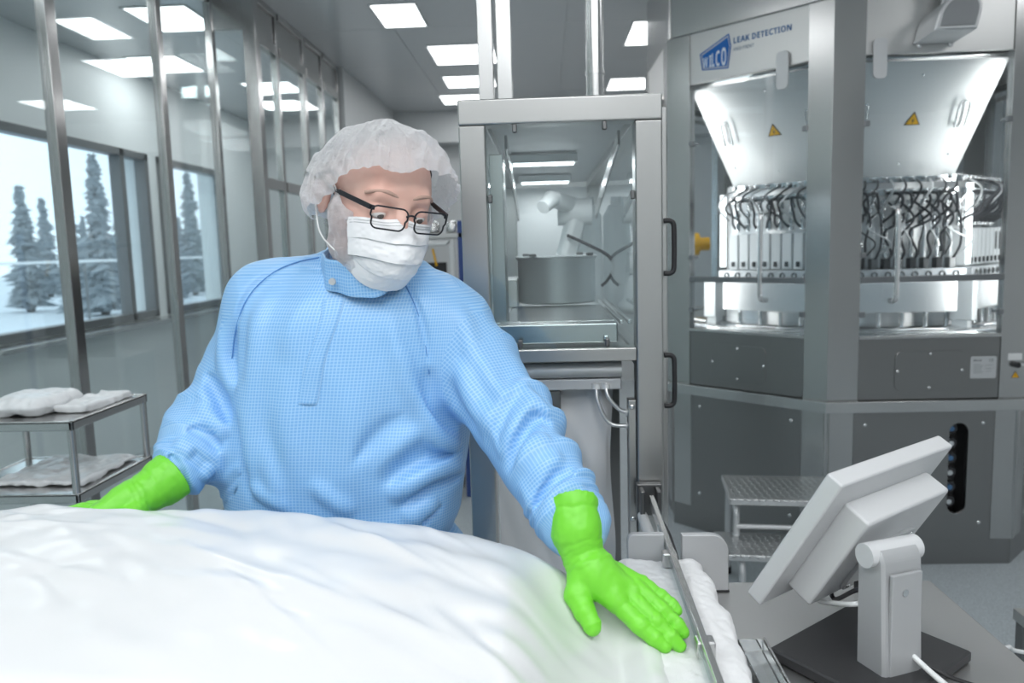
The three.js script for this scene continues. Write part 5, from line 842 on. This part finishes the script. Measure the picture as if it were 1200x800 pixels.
// gloves
M.glove = phy({ color: lin(0.19, 0.68, 0.04), roughness: 0.42, sheen: 0.25, sheenColor: lin(0.6, 1, 0.4), sheenRoughness: 0.5 });
const bone = (l) => l.map(([px, py, d, r]) => ({ p: P(px, py, d), r: r / F * d }));
function glove(parts, k, cutP, cutN, rings, mn, mx) {
  const f = (x, y, z) => {
    let d = 1e9;
    parts.forEach((c, i) => { let e = 1e9; for (let j = 0; j + 1 < c.length; j++) e = smin(e, cone3(x, y, z, c[j].p, c[j + 1].p, c[j].r, c[j + 1].r), 0.004); d = i ? smin(d, e, i < 3 ? 0.014 : k) : e; });
    if (d < 0.02) {
      let s = 0; for (const r of rings) { const dx = x - r.p.x, dy = y - r.p.y, dz = z - r.p.z, q = dx * r.n.x + dy * r.n.y + dz * r.n.z + 0.004 * noise(x * 60, y * 60, z * 60), l2 = dx * dx + dy * dy + dz * dz; if (l2 < r.R * r.R) s += r.h * Math.exp(-q * q / (r.w * r.w)) * (1 - l2 / (r.R * r.R)); }
      d -= s + 0.0012 * noise(x * 45, y * 45, z * 45) + 0.0007 * noise(x * 120, y * 120, z * 120);
    }
    return Math.max(d, (x - cutP.x) * cutN.x + (y - cutP.y) * cutN.y + (z - cutP.z) * cutN.z);
  };
  return [sdfGeo(f, mn, mx, 0.003, 0.0008, 3), f];
}
const cuffA = P(671, 592, 1.118), wristA = P(684, 652, 1.085);
const cutNA = cuffA.clone().sub(wristA).add(V(0, 0, -0.045)).normalize();
const gA = [
  bone([[669, 580, 1.125, 33], [675, 622, 1.098, 31], [684, 652, 1.085, 26], [694, 672, 1.072, 27]]),
  bone([[694, 672, 1.072, 25], [722, 704, 1.045, 15]]), bone([[697, 670, 1.075, 24], [740, 692, 1.06, 13]]), bone([[697, 664, 1.085, 20], [752, 684, 1.075, 10]]),
  bone([[720, 703, 1.046, 13], [750, 732, 1.025, 11.5], [768, 748, 1.017, 10.5], [779, 757, 1.013, 8.5]]),
  bone([[734, 694, 1.056, 12], [767, 727, 1.032, 11], [786, 746, 1.022, 10], [797, 757, 1.018, 8]]),
  bone([[745, 687, 1.066, 11], [776, 715, 1.045, 10], [793, 732, 1.036, 9], [801, 741, 1.032, 7.5]]),
  bone([[752, 682, 1.076, 9.5], [774, 698, 1.066, 8.5], [787, 709, 1.058, 7.5], [793, 715, 1.054, 6.5]]),
  bone([[684, 676, 1.065, 20], [677, 697, 1.05, 16], [685, 716, 1.033, 13], [694, 732, 1.02, 11], [696, 737, 1.017, 9]]),
];
const ringsA = [];
const alongA = (c, list, h, w, R) => { for (const t of list) { const f = t * (c.length - 1), i = Math.min(c.length - 2, Math.floor(f)), p = c[i].p.clone().lerp(c[i + 1].p, f - i), n = c[i + 1].p.clone().sub(c[i].p).normalize(); ringsA.push({ p, n, h: h * (rnd() < 0.5 ? -1 : 0.8), w, R }); } };
alongA(gA[0], [0.16, 0.5, 0.58, 0.64, 0.7, 0.78, 0.86], 0.0018, 0.0035, 0.06);
for (const c of gA.slice(4, 8)) alongA(c, [0.1, 0.2, 0.28, 0.36, 0.44, 0.55, 0.63, 0.7], 0.0005, 0.0022, 0.02);
alongA(gA[7], [0.05, 0.25, 0.5, 0.75], 0.0012, 0.0022, 0.016); alongA(gA[8], [0.3, 0.4, 0.5, 0.6, 0.7, 0.78], 0.0006, 0.0024, 0.025);
const [gAg] = glove(gA, 0.002, cuffA, cutNA, ringsA, V(-0.02, 0.93, -1.2), V(0.22, 1.2, -0.98));
pm('glove', metreUV(gAg), M.glove).userData.label = 'bright green glove on the hand beside the guide rail';
const gB = [
  bone([[210, 552, 1.245, 31], [190, 565, 1.225, 29], [168, 580, 1.20, 24], [148, 588, 1.185, 23]]), bone([[150, 590, 1.18, 20], [118, 602, 1.15, 14]]), bone([[150, 588, 1.19, 18], [116, 599, 1.17, 12]]), bone([[150, 587, 1.195, 17], [120, 596, 1.185, 10]]),
  bone([[120, 602, 1.15, 10], [98, 606, 1.135, 9], [80, 610, 1.125, 8]]), bone([[117, 599, 1.17, 10], [94, 601, 1.16, 9], [75, 605, 1.15, 8]]), bone([[119, 596, 1.185, 9.5], [98, 597, 1.18, 8.5], [82, 600, 1.175, 7.5]]), bone([[123, 593, 1.2, 8], [106, 594, 1.2, 7.5], [94, 596, 1.198, 6.5]]), bone([[160, 595, 1.17, 14], [150, 608, 1.145, 11], [138, 616, 1.13, 9]]),
];
const cuffB = P(202, 556, 1.24), cutNB = cuffB.clone().sub(P(168, 580, 1.2)).normalize();
ringsA.length = 0; alongA(gB[0], [0.2, 0.5, 0.6, 0.7, 0.8, 0.9], 0.0016, 0.0035, 0.06);
const [gBg] = glove(gB, 0.0035, cuffB, cutNB, ringsA.slice(), V(-0.84, 1.0, -1.32), V(-0.52, 1.25, -1.06));
pm('glove', metreUV(gBg), M.glove).userData.label = 'bright green glove on the hand resting behind the sack';

renderer.render(scene, camera);
